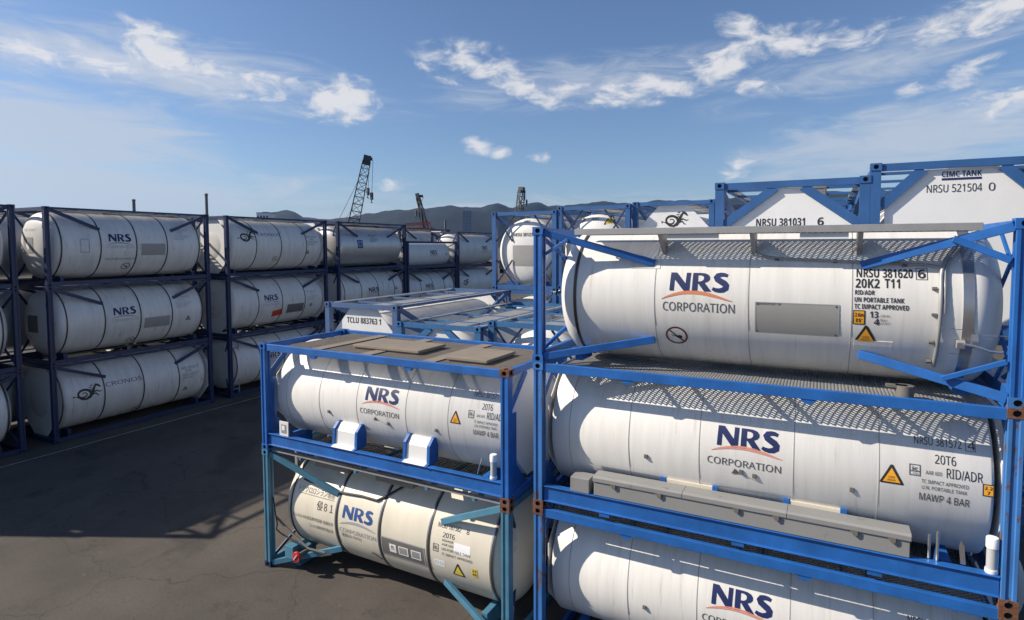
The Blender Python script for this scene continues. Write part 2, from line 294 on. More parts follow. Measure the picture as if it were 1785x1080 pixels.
class Decal:
    def __init__(s): s.v = []; s.f = []; s.mi = []; s.mats = []
    def m(s, name):
        if name not in s.mats: s.mats.append(name)
        return s.mats.index(name)
    def text(s, txt, x0, y0, h, w=None, ink='ink_black', bold=.012, lvl=1, align='l', skew=0.0):
        """cap height h in metres, baseline y0; w squeezes the line to that width"""
        global CAPH
        heavy = bold >= .01
        txt = ''.join(sans(c, heavy) for c in txt); bold = 0.0
        if CAPH is None: CAPH = max(p[1] for p in glyph_tris(sans('H', False), 0)[0])
        v, f = glyph_tris(txt, bold)
        if not v: return s
        xa = min(p[0] for p in v); xb = max(p[0] for p in v); sy = h/(CAPH+2*bold); sx = (w/(xb-xa)) if w else sy
        if align == 'c': x0 -= sx*(xb-xa)/2
        n = len(s.v); s.v += [(x0+(a-xa)*sx+skew*(b*sy), y0+(b+bold)*sy, lvl) for a, b in v]
        s.f += [tuple(n+i for i in q) for q in f]; s.mi += [s.m(ink)]*len(f); return s
    def poly(s, loops, ink, lvl=1):
        if not isinstance(loops[0][0], (tuple, list)): loops = [loops]
        tri = geometry.tessellate_polygon([[Vector((a, b, 0)) for a, b in l] for l in loops])
        n = len(s.v); fl = [p for l in loops for p in l]; s.v += [(a, b, lvl) for a, b in fl]
        s.f += [tuple(n+i for i in t) for t in tri]; s.mi += [s.m(ink)]*len(tri); return s
    def rect(s, x0, x1, y0, y1, ink, lvl=1): return s.poly([(x0, y0), (x1, y0), (x1, y1), (x0, y1)], ink, lvl)
    def frame(s, x0, x1, y0, y1, t, ink, lvl=1):
        s.rect(x0, x1, y0, y0+t, ink, lvl); s.rect(x0, x1, y1-t, y1, ink, lvl); s.rect(x0, x0+t, y0+t, y1-t, ink, lvl); return s.rect(x1-t, x1, y0+t, y1-t, ink, lvl)
    def strip(s, pts, wid, ink, lvl=1):
        """a stroke of varying width through pts"""
        k = len(pts); n = len(s.v)
        for i, (x, y) in enumerate(pts):
            a, b = pts[max(i-1, 0)], pts[min(i+1, k-1)]; dx, dy = b[0]-a[0], b[1]-a[1]; l = math.hypot(dx, dy) or 1
            w = wid[i] if isinstance(wid, (list, tuple)) else wid
            s.v += [(x-dy/l*w/2, y+dx/l*w/2, lvl), (x+dy/l*w/2, y-dx/l*w/2, lvl)]
        for i in range(k-1): s.f.append((n+2*i, n+2*i+1, n+2*i+3, n+2*i+2)); s.mi.append(s.m(ink))
        return s
    def ringmark(s, cx, cy, r, t, ink, lvl=1, seg=28, sq=1.0):
        pts = [(cx+r*cos(2*pi*i/seg)*sq, cy+r*sin(2*pi*i/seg)) for i in range(seg+1)]; return s.strip(pts, t, ink, lvl)
    def build(s, name, parent, mapf, off, cut=None):
        bm = bmesh.new(); vs = [bm.verts.new(p) for p in s.v]
        for f, mi in zip(s.f, s.mi):
            try: q = bm.faces.new([vs[i] for i in f]); q.material_index = mi
            except ValueError: pass
        bmesh.ops.recalc_face_normals(bm, faces=bm.faces)
        if cut:
            ys = [p[1] for p in s.v]; y = min(ys)+cut
            while y < max(ys):
                bmesh.ops.bisect_plane(bm, geom=bm.verts[:]+bm.edges[:]+bm.faces[:], plane_co=(0, y, 0), plane_no=(0, 1, 0)); y += cut
        if cut and name in ('placard', 'hazard_placard', 'end_placard'):
            xs = [p[0] for p in s.v]; x = min(xs)+.06
            while x < max(xs):
                bmesh.ops.bisect_plane(bm, geom=bm.verts[:]+bm.edges[:]+bm.faces[:], plane_co=(x, 0, 0), plane_no=(1, 0, 0)); x += .06
        for v in bm.verts:
            p = mapf(v.co.x, v.co.y, .002+.0022*v.co.z); v.co = (p[0]+off[0], p[1]+off[1], p[2]+off[2])
        me = bpy.data.meshes.new(name); bm.to_mesh(me); bm.free()
        for m in s.mats: me.materials.append(MATS[m])
        return link(name, me, parent)
G_N = [(0, 0), (.19, 0), (.215, .62), (.63, 0), (.87, 0), (.91, 1), (.725, 1), (.70, .40), (.30, 1), (.04, 1)]
G_R = [[(0, 0), (.23, 0), (.235, .40), (.27, .40), (.52, 0), (.82, 0), (.53, .46), (.66, .53), (.74, .64), (.74, .79), (.66, .92), (.52, .985), (.36, 1), (.02, 1)],
       [(.24, .53), (.24, .87), (.34, .87), (.43, .84), (.49, .77), (.49, .66), (.43, .57), (.34, .53)]]
S_C = [(.66, .86), (.54, .915), (.40, .925), (.26, .88), (.20, .77), (.25, .66), (.38, .56), (.52, .46), (.61, .34), (.60, .20), (.48, .10), (.32, .07), (.16, .10), (.05, .17)]
S_W = [.14, .17, .19, .22, .25, .26, .26, .27, .26, .25, .22, .19, .17, .14]
def nrs(d, x0, x1, y0, h, ink='ink_navy'):
    w = x1-x0; u = w/2.50
    for g, ox in (([G_N], 0), (G_R, 0.985)):
        d.poly([[(x0+(a+ox)*u, y0+b*h) for a, b in l] for l in g], ink)
    d.strip([(x0+(a+1.80)*u, y0+b*h) for a, b in S_C], [q*.55*(u+h) for q in S_W], ink)
def swoosh(d, x0, x1, y0, y1, ink='ink_orange'):
    pts = []; wd = []
    for i in range(17):
        t = i/16; pts.append((x0+(x1-x0)*t, y0+(y1-y0)*sin(pi*min(1, t*1.02)**.9)*.98)); wd.append(.006+.045*sin(pi*t)**.8*(x1-x0)/.95)
    d.strip(pts, wd, ink)
def company_logo(d, x0, x1, y0, h, r, ink='ink_navy', arc='ink_orange', low=True, lowink='ink_grey'):
    """three big letters, a swoosh under them and a spaced-out word below"""
    nrs(d, x0, x1, y0, h, ink); w = x1-x0
    swoosh(d, x0-.13*w, x1+.08*w, y0-.13, y0-.035, arc)
    if low: d.text('CORPORATION', x0-.10*w, y0-.33, .115, 1.22*w, lowink, .0)
def seahorse(d, x0, y0, w, h, ink='ink_black'):
    """curled tail, winged body and rearing horse forequarters"""
    P = lambda a, b: (x0+a*w, y0+b*h)
    pts = []; wd = []
    for i in range(30):
        t = i/29; a = radians(150-560*t); r = .05+.24*t
        pts.append(P(.36+r*cos(a)*.95, .44+r*sin(a)*1.25)); wd.append((.02+.085*t)*w)
    d.strip(pts, wd, ink)
    d.strip([P(*p) for p in ((.05, .38), (.13, .36), (.2, .28), (.3, .16), (.45, .12), (.58, .25), (.66, .45), (.70, .65), (.76, .84), (.84, .93))], [.01*w, .03*w, .05*w, .07*w, .08*w, .11*w, .12*w, .10*w, .07*w, .05*w], ink, 2)
    d.poly([P(*p) for p in ((.74, .98), (.80, .88), (.93, .72), (.97, .76), (.90, .93), (.82, 1.0))], ink, 3)
    d.strip([P(*p) for p in ((.66, .46), (.80, .54), (.92, .44), (.99, .50))], [.06*w, .05*w, .04*w, .02*w], ink, 1)
    d.strip([P(*p) for p in ((.64, .36), (.78, .38), (.84, .24), (.90, .22))], [.06*w, .05*w, .04*w, .02*w], ink, 1)
    for a, b in ((.60, .62), (.62, .76), (.66, .9)): d.poly([P(a, b), P(a-.10, b+.03), P(a+.06, b+.10)], ink, 1)
    d.poly([P(.10, .38), P(-.02, .46), P(.02, .36), P(0, .28)], ink, 1)
def triangle_sign(d, x0, x1, y0, y1, word=True, fill='sign_amber'):
    cx = (x0+x1)/2; w = x1-x0; h = y1-y0
    d.poly([(x0+.03*w, y0), (x1-.03*w, y0), (x1, y0+.05*h), (cx+.05*w, y1), (cx-.05*w, y1), (x0, y0+.05*h)], 'ink_black', 1)
    d.poly([(x0+.13*w, y0+.085*h), (x1-.13*w, y0+.085*h), (cx, y1-.17*h)], fill, 2)
    if word: d.text('SUPER', cx, y0+.30*h, .10*h, .26*w, 'ink_black', .0, 3, 'c'); d.text('HEAVY', cx, y0+.15*h, .10*h, .34*w, 'ink_black', .0, 3, 'c')
def amber_plate(d, x0, x1, y0, y1, top, low):
    d.rect(x0, x1, y0, y1, 'ink_black', 1); t = .012; d.rect(x0+t, x1-t, y0+t, y1-t, 'sign_amber', 2); h = y1-y0
    d.text(top, (x0+x1)/2, y0+.56*h, .26*h, min(.7*(x1-x0), 9), 'ink_black', .01, 3, 'c'); d.text(low, (x0+x1)/2, y0+.17*h, .26*h, (.3 if len(low) == 1 else .55)*(x1-x0), 'ink_black', .01, 3, 'c')
def forbid_sign(d, cx, cy, r):
    d.ringmark(cx, cy, r, .026, 'ink_black', 2); d.ringmark(cx, cy, r*.94, .008, 'sign_red', 3)
    d.strip([(cx-r*.68, cy+r*.68), (cx+r*.68, cy-r*.68)], .02, 'ink_black', 2)
    d.poly([(cx-.1*r, cy-.12*r), (cx+.15*r, cy-.3*r), (cx+.5*r, cy-.28*r), (cx+.55*r, cy), (cx+.3*r, cy+.1*r), (cx+.05*r, cy+.02*r)], 'ink_black', 1)
    d.strip([(cx-.05*r, cy-.05*r), (cx-.35*r, cy-.02*r), (cx-.5*r, cy+.12*r)], .012, 'ink_black', 1)
def class_box(d, x0, x1, y0, y1):
    d.frame(x0, x1, y0, y1, .010, 'ink_grey', 1); ym = y0+.36*(y1-y0); d.rect(x0+.01, x1-.01, ym, ym+.010, 'ink_grey', 1)
    w = x1-x0; h = y1-y0
    d.text('ic', (x0+x1)/2, ym+.10*h, .36*h, .5*w, 'ink_grey', .012, 2, 'c'); d.text('70', (x0+x1)/2, y0+.09*h, .2*h, .5*w, 'ink_grey', .0, 2, 'c')

# ------------------------------------------------------------------ the tank container
def casting_mesh(m):
    """corner casting: a block with an oval hole in each face"""
    def make():
        b = MB(); X, Y, Z = .178, .162, .118
        for ax, (a, c, dpt) in (('x', (Y, Z, X)), ('y', (X, Z, Y)), ('z', (X, Y, Z))):
            for sgn in (0, 1):
                def P(u, v, e):
                    h = e if sgn == 0 else dpt-e
                    return {'x': (h, u, v), 'y': (u, h, v), 'z': (u, v, h)}[ax]
                out = [(0, 0), (a/2, 0), (a, 0), (a, c/2), (a, c), (a/2, c), (0, c), (0, c/2)]
                inn = [(a/2+a*.24*cos(radians(t)), c/2+c*.33*sin(radians(t))) for t in (225, 270, 315, 0, 45, 90, 135, 180)]
                for i in range(8):
                    j = (i+1) % 8
                    b.face([P(*out[i], 0), P(*out[j], 0), P(*inn[j], 0), P(*inn[i], 0)], 0)
                    b.face([P(*inn[i], 0), P(*inn[j], 0), P(*inn[j], .03), P(*inn[i], .03)], 1)
                b.face([P(*p, .03) for p in inn], 1)
        me = bpy.data.meshes.new('corner_casting'); me.from_pydata([(x-X/2, y-Y/2, z) for x, y, z in b.v], [], b.f)
        me.materials.append(MATS[m]); me.materials.append(MATS['hole_dark']); me.polygons.foreach_set('material_index', b.mi)
        bm = bmesh.new(); bm.from_mesh(me); bmesh.ops.remove_doubles(bm, verts=bm.verts, dist=1e-5); bmesh.ops.recalc_face_normals(bm, faces=bm.faces); bm.to_mesh(me); bm.free()
        return me
    return cached(('cast', m), make)
def post_profile(sx, sy, s=.15):
    g = .038
    pts = [(0, 0), (.045, 0), (.045, .016), (s-.045, .016), (s-.045, 0), (s, 0), (s, .045), (s-.016, .045), (s-.016, s-.045), (s, s-.045), (s, s), (0, s)]
    return [((a-s/2)*sx, (b-s/2)*sy) for a, b in pts]
def grating_mesh(x0, x1, y0, y1, z, m, px=.082, py=.064, coarse=False, wide=.0084):
    def make():
        b = MB()
        if coarse:
            n = int((x1-x0)/.09)
            for i in range(n): b.box(x0+i*.09, x0+i*.09+.045, y0, y1, z, z+.02)
        else:
            rows = int((y1-y0)/(py/2)); nx = int((x1-x0)/(px/2)); w = wide; t = .016
            for k in range(rows):
                yb = y0+(k+.5)*py/2; amp = py/4*(1 if k % 2 == 0 else -1)
                n0 = len(b.v)
                for i in range(nx+1):
                    x = x0+i*px/2; y = yb+amp*(1 if i % 2 == 0 else -1)
                    b.v += [(x, y-w, z), (x, y+w, z), (x, y+w, z+t), (x, y-w, z+t)]
                for i in range(nx):
                    a = n0+4*i
                    for (p, q) in ((0, 1), (1, 2), (2, 3), (3, 0)): b.f.append((a+p, a+q, a+4+q, a+4+p)); b.mi.append(0)
        return b
    return make()
def tank_profile(xa, xb, r, dd):
    p = []
    for i in range(15):
        t = (pi/2)*i/14; p.append((xa+dd*(1-cos(t)**.9), max(.001, r*sin(t)**.78)))
    q = [(xb-(x-xa), rr_) for x, rr_ in reversed(p)]
    return p+q
def container(label, corner, z, yaw=0.0, L=6.058, Wd=2.438, H=2.591, frame='frame_blue', tank='tank_white', r=1.05, zc=None, xa=.2, xb=None, dome=.40,
              style='box', bands=(), ends=('x', 'x'), top='full', castm=None, near=False, plain=False, group=None, posts=None, yco=0.0, endmat=None, decals=None, extra=None, rail_hi=.16):
    root = empty('tank_container', (0, 0, 0), yaw); tag(root, label, 'tank container', group)
    root.location = (corner[0]+cos(yaw)*L/2-sin(yaw)*Wd/2, corner[1]+sin(yaw)*L/2+cos(yaw)*Wd/2, z)
    off = (-L/2, -Wd/2, 0); bev = .006 if near else 0
    xb = xb or L-xa; zc = zc if zc is not None else H/2; yc = Wd/2+yco
    def part(name, key, fn, mats, parent=root, smooth=None, bevel=0.0):
        me = cached((name, key, tuple(mats)), lambda: fn().mesh(name, mats, (0, 0, 0), smooth)) if key is not None else fn().mesh(name, mats, off, smooth)
        return link(name, me, parent, bevel)
    def mk(name, mats, b, parent=root, smooth=None, bevel=None):
        return link(name, b.mesh(name, mats, off, smooth), parent, bev if bevel is None else bevel)
    # corner posts with their castings
    s = .15
    for ix, x in enumerate((s/2+.012, L-s/2-.012)):
        for iy, y in enumerate((s/2+.006, Wd-s/2-.006)):
            pm = (posts or {}).get((ix, iy), frame)
            sx, sy = (1 if ix == 0 else -1), (1 if iy == 0 else -1)
            me = cached(('post', round(H, 3), pm, sx, sy), lambda: MB().prism(post_profile(sx, sy), 'z', .112, H-.112).mesh('corner_post', [pm]))
            p = link('corner_post', me, root, bev); p.location = (x+off[0], y+off[1], 0)
            if not plain:
                for k, zz in enumerate((0.0, H-.118)):
                    cm = (castm or {}).get((ix, iy, k), frame)
                    c = link('corner_casting', casting_mesh(cm), p); c.location = (.077*(1 if ix == 0 else -1)*0, 0, zz)
    # rails
    rt_ = rail_hi
    if style == 'box':
        for y0, sg in ((.02, 1), (Wd-.02, -1)):
            b = MB(); yy = sorted((y0, y0+sg*.07)); b.box(.165, L-.165, yy[0], yy[1], H-rt_+.01, H-.012)
            mk('top_rail', [frame], b)
            b = MB(); z0, z1 = .11, .36; f = .10*sg
            prof = [(y0, z0), (y0+f, z0), (y0+f, z0+.016), (y0+.045*sg, z0+.016), (y0+.045*sg, z1-.016), (y0+f*1.2, z1-.016), (y0+f*1.2, z1), (y0, z1), (y0, z1-.016), (y0+.032*sg, z1-.016), (y0+.032*sg, z0+.016), (y0, z0+.016)]
            b.prism(prof, 'x', .165, L-.165); mk('bottom_rail', [frame], b)
    elif style == 'rail':
        for y0 in (.03, Wd-.09):
            mk('bottom_rail', [frame], MB().box(.165, L-.165, y0, y0+.06, .03, .17)); mk('top_rail', [frame], MB().box(.165, L-.165, y0, y0+.05, H-.085, H-.015))
    if style in ('beam', 'rail'):
        for y0, sg in ((.07, 1), (Wd-.07, -1)):
            for x0, x1 in ((.17, 1.76), (L-.17, L-1.56)):
                for za, zb in ((H-.09, zc+.50*r), (.09, zc-.60*r)):
                    if style == 'rail' and za < 1: continue
                    ya = yc-sg*sqrt(max(.01, r*r-(zb-zc)**2))-sg*.035
                    dv = .05 if x1 > x0 else -.05
                    mk('side_brace', [frame], MB().bar((x0, y0, za), (x1+dv, ya+sg*.03, zb), .075, .11))
    for x0 in (.03, L-.11):
        mk('end_rail', [frame], MB().box(x0, x0+.08, .165, Wd-.165, H-.13, H-.014)); mk('end_rail', [frame], MB().box(x0, x0+.08, .165, Wd-.165, .014, .16))
    # tank
    key = ('tank', round(xa, 3), round(xb, 3), r, round(zc, 3), dome, round(L, 3), round(Wd, 3), yco, tank)
    tme = cached(key, lambda: MB().ring(tank_profile(xa, xb, r, dome), yc, zc, 80).mesh('tank_shell', [tank], off, 40))
    shell = link('tank_shell', tme, root)
    for bx, kind in bands:
        wd, hh, bm_ = {'seam': (.010, .004, 'seam_grey'), 'dark': (.035, .014, 'band_dark'), 'steel': (.11, .010, 'band_steel'), 'mid': (.045, .012, 'band_dark'), 'pair': (.03, .016, 'band_steel')}[kind]
        if kind == 'pair':
            b = MB().ring([(bx-.05, r-.002), (bx-.05, r+.012), (bx-.022, r+.012), (bx-.022, r-.002)], yc, zc, 80, 0).ring([(bx-.018, r-.002), (bx-.018, r+.009), (bx+.018, r+.009), (bx+.018, r-.002)], yc, zc, 80, 1)
            mk('steel_band', ['band_steel', 'band_dark'], b, shell, 35, 0)
        else:
            mk('weld_seam' if kind == 'seam' else 'steel_band', [bm_], MB().ring([(bx-wd/2, r-.002), (bx-wd/2, r+hh), (bx+wd/2, r+hh), (bx+wd/2, r-.002)], yc, zc, 80), shell, 35, 0)
    # supports between tank and frame
    for x in (xa+.5, xb-.5):
        for y0, y1 in ((.3, .75), (Wd-.75, Wd-.3)):
            if not plain: mk('saddle', [frame], MB().box(x-.06, x+.06, y0, y1, .03, zc-sqrt(max(.01, r*r-(yc-(y1 if y0 < 1 else y0))**2))+.02))
    # ends
    em = endmat or frame
    for side, kind in enumerate(ends):
        X = lambda d: d if side == 0 else L-d
        if kind == 'x':
            c = r*.70
            for ya, za, yb, zb in ((.17, H-.14, yc-c*.72, zc+c*.72), (Wd-.17, H-.14, yc+c*.72, zc+c*.72), (.17, .16, yc-c*.72, zc-c*.72), (Wd-.17, .16, yc+c*.72, zc-c*.72)):
                mk('end_brace', [em], MB().bar((X(.07), ya, za), (X(xa+.14), yb, zb), .045, .06))
        elif kind == 'rods':
            for ya, za, yb, zb in ((.17, H*.62, .85, H-.14), (Wd-.17, H*.62, Wd-.85, H-.14), (.17, H*.38, .85, .15), (Wd-.17, H*.38, Wd-.85, .15), (.17, H-.16, .75, H*.62), (Wd-.17, H-.16, Wd-.75, H*.62), (.17, .2, .75, H*.38), (Wd-.17, .2, Wd-.75, H*.38)):
                mk('end_brace', [em], MB().bar((X(.07), ya, za), (X(.12), yb, zb), .035, .045))
        elif kind in ('plate', 'gusset'):
            y0, y1, z0, z1 = .16, Wd-.16, .15, H-.13
            if kind == 'plate':
                g = .62; octo = [(y0+g, z0), (y1-g, z0), (y1, z0+g), (y1, z1-g*1.1), (y1-g, z1), (y0+g, z1), (y0, z1-g*1.1), (y0, z0+g)]
                mk('end_plate', ['plate_white'], MB().prism(octo, 'x', X(.16), X(.175)), bevel=0)
            else:
                octo = [(yc+r*1.0*cos(radians(22.5+45*k)), zc+r*1.0*sin(radians(22.5+45*k))) for k in range(8)]
                mk('end_plate', ['plate_white'], MB().prism(octo, 'x', X(xa-.022), X(xa-.008)), bevel=0)
                for cy, sy in ((.155, 1), (Wd-.155, -1)):
                    tr = [(cy, .15), (cy+.62*sy, .15), (cy, .84)]
                    if sy < 0: tr.reverse()
                    mk('corner_gusset', [em], MB().prism(tr, 'x', X(.07), X(.082)), bevel=0)
                    mk('side_web', [em], MB().box(min(X(.05), X(.062)), max(X(.05), X(.062)), min(cy, cy+.20*sy), max(cy, cy+.20*sy), .17, H*.66), bevel=0)
                    mk('end_brace', [em], MB().bar((X(.07), cy, H-.72), (X(.07), cy+.60*sy, H-.15), .02, .12))
        elif kind in ('aframe', 'aframe_wide'):
            hw = .16 if kind == 'aframe' else .44
            bot = 1.0; zlow = H-.14-(bot-hw)*(.72 if kind == 'aframe' else .95)
            for sg in (-1, 1):
                mk('end_brace', [em], MB().bar((X(.075), Wd/2+sg*(hw+.06), H-.13), (X(.075), Wd/2+sg*(bot+.06), zlow-.02), .07, .15))
            pts = [(Wd/2-bot, .17), (Wd/2+bot, .17), (Wd/2+bot, zlow), (Wd/2+hw, H-.14), (Wd/2-hw, H-.14), (Wd/2-bot, zlow)]
            mk('end_plate', ['plate_white'], MB().prism(pts, 'x', X(.10), X(.115)), bevel=0)
    # walkway on top
    if top == 'full' or top == 'brown':
        gm = 'galvanised' if top == 'full' else 'grating_brown'; x0 = .35 if top == 'full' else .45
        gx1 = L-.2
        gme = cached(('grating', top, round(L, 2), round(Wd, 2), round(H, 3)), lambda: grating_mesh(x0, gx1, .148, Wd-.148, H-.085, gm, wide=.0084 if top == 'full' else .0125).mesh('walkway_grating', [gm], off))
        wk = link('walkway_grating', gme, root)
        for x in (x0, 1.55, 2.05, 3.05, 3.35, 4.3, 4.6, gx1-.05):
            mk('walkway_bearer', [frame if top == 'full' else gm], MB().box(x, x+.05, .09, Wd-.09, H-.115, H-.088), wk, bevel=0)
    elif top == 'lane':
        y0, y1 = .11, .62
        zt = H-.115
        gme = cached(('lane', round(L, 2), round(H, 3)), lambda: grating_mesh(.72, L-.5, y0+.03, y1, zt, 'galvanised', .074, .056).mesh('walkway_grating', ['galvanised'], off))
        wk = link('walkway_grating', gme, root)
        mk('walkway_edge', ['galvanised'], MB().box(.66, L-.44, y0-.01, y0+.02, zt-.015, zt+.075).box(.66, L-.44, y0+.02, y0+.06, zt+.06, zt+.075), wk, bevel=.003)
        mk('walkway_edge', ['galvanised'], MB().box(.66, L-.44, y1, y1+.03, zt-.015, zt+.04), wk, bevel=0)
        for x in (1.92, 3.15, L-1.66):
            yt = lambda zz: yc-sqrt(max(.001, r*r-(zz-zc)**2))
            b = MB(); b.prism([(y0+.03, zt-.02), (y1, zt-.02), (y1, zt-.05), (yt(zt-.30)+.02, zt-.30), (yt(zt-.30)-.03, zt-.30)][::1], 'x', x-.006, x+.05)
            mk('walkway_bracket', ['galvanised'], b, wk, bevel=0)
        mk('top_panel', ['plate_white'], MB().box(2.05, 2.75, .14, .16, zt-.10, zt-.02), wk, bevel=0)
        mk('top_panel', ['plate_white'], MB().box(3.75, 4.3, .14, .16, zt-.10, zt-.02), wk, bevel=0)
    elif top == 'centre':
        y0, y1 = yc-.55, yc+.1
        gme = cached(('centre', round(L, 2), round(H, 3), round(zc+r, 2)), lambda: grating_mesh(.5, L-.5, y0, y1, max(zc+r+.005, H-.09), 'galvanised', coarse=True).mesh('walkway', ['galvanised'], off))
        wk = link('walkway', gme, root)
        if not plain:
            b = MB(); zt = zc+r; zg = max(zc+r+.005, H-.09)
            for yy in (y0-.03, y1): mk('walkway_edge', ['galvanised'], MB().box(.45, L-.45, yy, yy+.03, zg-.02, zg+.035), wk, bevel=0)
            for yy in (.10, Wd-.20): mk('rail_sheen_strip', ['galvanised'], MB().box(.2, L-.2, yy, yy+.10, H-.045, H-.018), bevel=0)  # added pale strips standing in for glancing sun on the rail tops
            for xx in (1.0, 2.5, 4.2, 5.2): mk('walkway_bearer', [frame], MB().box(xx, xx+.06, .09, Wd-.09, H-.10, H-.05), wk, bevel=0)
            mk('vent_pipe', ['galvanised'], MB().tube([(.9, yc+.35, zt-.02), (1.0, yc+.38, zt+.03), (3.2, yc+.4, zt+.03), (4.8, yc+.3, zt+.02), (4.9, yc+.28, zt-.06)], .03, 8), smooth=40, bevel=0)
            for q_ in ((2.6, 3.4, yc+.15, yc+.75, zt-.12, zt+.05), (1.3, 1.7, yc+.2, yc+.6, zt-.1, zt+.03)): mk('valve_box', ['box_grey'], MB().box(*q_), bevel=.01)
    # lettering
    def cyl(s_, t_, e):
        a = t_/r; return (s_, yc-(r+e)*cos(a), zc+(r+e)*sin(a))
    def endmap(dist):
        return lambda s_, t_, e: (dist-e, yc-s_, t_)
    def endmap_r(dist):
        return lambda s_, t_, e: (L-dist+e, yc+s_, t_)
    def domemap(s_, t_, e):
        q_ = min(.999, math.hypot(s_, t_-zc)/r); a = math.asin(q_**(1/.78)); return (xa+dome*(1-cos(a)**.9)-e-.004, yc-s_, t_)
    if decals:
        for nm, surf, fn in decals:
            d = Decal(); fn(d, r, H)
            if surf == 'cyl': d.build(nm, shell, cyl, off, .035)
            elif surf[0] == 'end': d.build(nm, root, endmap(surf[1]), off)
            elif surf[0] == 'dome': d.build(nm, shell, domemap, off, .05)
            else: d.build(nm, root, endmap_r(surf[1]), off)
    if extra: extra(root, mk, off, shell, dict(L=L, W=Wd, H=H, r=r, zc=zc, yc=yc, frame=frame))
    return root
def ang(deg, r): return radians(deg)*r

# ------------------------------------------------------------------ the setting
def pt(u, v, dist):
    """world point seen in the survey photograph at (u, v), dist metres out"""
    return Vector((0, 0, CAM_H))+dist*(fw+(u-PPX)/F_PX*rr+(PPY-v)/F_PX*uu)
g = MB(); R_ = 9000; st = [-R_, -600, -120, -40, 0, 40, 120, 600, R_]
for i in range(8):
    for j in range(8): g.face([(st[i], st[j], 0), (st[i+1], st[j], 0), (st[i+1], st[j+1], 0), (st[i], st[j+1], 0)])
tag(link('ground', g.mesh('ground', ['asphalt'])), kind='structure')
g = MB()
LY = .0186
def lrow(d, out): return Vector((-23.444-d*sin(LY)+out*cos(LY), 10.414+d*cos(LY)+out*sin(LY), 0))
ks = [lrow(-16+k*1.0, .86+.012*sin(k*1.7)) for k in range(60)]
for a, b in zip(ks, ks[1:]): g.face([(a.x, a.y, .004), (a.x+.07, a.y, .004), (b.x+.07, b.y, .004), (b.x, b.y, .004)])
tag(link('yard_line', g.mesh('yard_line', ['line_paint'])), kind='structure')
def hills():
    from mathutils import noise
    prof = [(-70, .018), (-48, .02), (-36, .018), (-25.5, .030), (-24, .046), (-22.4, .058), (-21, .060), (-19.5, .050), (-17.5, .047), (-16, .049), (-13.6, .056), (-11.2, .062), (-9, .064), (-6.8, .0675), (-5.1, .066), (-3.6, .066), (-2, .071), (-.5, .065), (.6, .070), (1.8, .073), (3, .067), (5, .069), (8, .074), (11, .072), (14, .076), (17, .078), (20, .081), (24, .085), (28, .092), (31, .095), (36, .085), (42, .08), (55, .06), (75, .05)]
    b = MB(); na, nr = 420, 26
    for i in range(na):
        a = -70+145*i/(na-1)
        for (a0, h0), (a1, h1) in zip(prof, prof[1:]):
            if a0 <= a <= a1: t = (a-a0)/(a1-a0); t = t*t*(3-2*t); e = h0+(h1-h0)*t; break
        ar = radians(a); dx, dy = sin(ar)*cos(YAW)-cos(ar)*sin(YAW), sin(ar)*sin(YAW)+cos(ar)*cos(YAW)
        ridge = 4200*(1+.10*sin(a*.16))/cos(ar)*cos(ar)
        for k in range(nr):
            u = k/(nr-1); dist = ridge-1500+2600*u
            prf = sin(min(1, u/.577)*pi/2)**1.5 if u < .577 else cos((u-.577)/.423*pi/2)
            nz = noise.fractal(Vector((dx*dist/420, dy*dist/420, .3)), .9, 2.1, 6)
            top = e*ridge*cos(ar)+7
            z = top*prf*(1+.20*nz*(1-prf*.85)+.05*noise.noise(Vector((dx*dist/170, dy*dist/170, 5)))+.03*noise.noise(Vector((dx*dist/70, dy*dist/70, 9))))+noise.noise(Vector((dx*dist/60, dy*dist/60, 2)))*6*prf
            b.v.append((dx*dist, dy*dist, z-8))
    for i in range(na-1):
        for k in range(nr-1):
            p = i*nr+k; b.f.append((p, p+nr, p+nr+1, p+1)); b.mi.append(0)
    tag(link('hills', b.mesh('hills', ['hill_forest'], smooth=180)), kind='structure')
hills()

# ------------------------------------------------------------------ decals of each container kind
def A3_letters(d, r, H):
    A = lambda g_: ang(g_, r)
    d.text('NRSU 381620', 4.405, A(21), .115, .60, bold=.02); d.text('6', 5.055, A(21), .115); d.frame(5.035, 5.155, A(19.9), A(28.4), .007, 'ink_grey')
    d.text('20K2', 4.396, A(13.4), .118, .26); d.text('T11', 4.71, A(13.7), .118, .16)
    d.text('RID/ADR', 4.392, A(8.6), .058, .215); d.text('UN PORTABLE TANK', 4.388, A(3.6), .060, .53); d.text('TC IMPACT APPROVED', 4.388, A(-1.1), .060, .58)
    d.text('13', 4.56, A(-7.0), .080, .090); d.text('4', 4.605, A(-12.2), .080); d.text('cbm.', 4.675, A(-6.4), .035, ink='ink_grey', bold=0); d.text('Bar', 4.675, A(-9.4), .035, ink='ink_grey', bold=0); d.text('M.A.W.P.', 4.665, A(-11.6), .03, .12, ink='ink_grey', bold=0)
def A3_logo(d, r, H):
    nrs(d, 2.06, 2.865, ang(7.4, r), ang(14.6, r)); swoosh(d, 1.945, 2.925, ang(.4, r), ang(6.6, r)); d.text('CORPORATION', 1.97, ang(-8.6, r), .125, .985, 'ink_grey', 0)
def A3_plac(d, r, H):
    d.rect(3.218, 4.225, ang(-23, r), ang(1, r), 'placard_grey'); d.frame(3.218, 4.225, ang(-23, r), ang(1, r), .012, 'ink_faded', 2); d.text('TRANSPORT OF', 3.245, ang(-1.1, r), .030, .30, 'ink_black', 0, 2)
    for x in (3.25, 4.19):
        for y in (-21.6, -.6): d.ringmark(x, ang(y, r), .008, .008, 'ink_black', 3, 8)
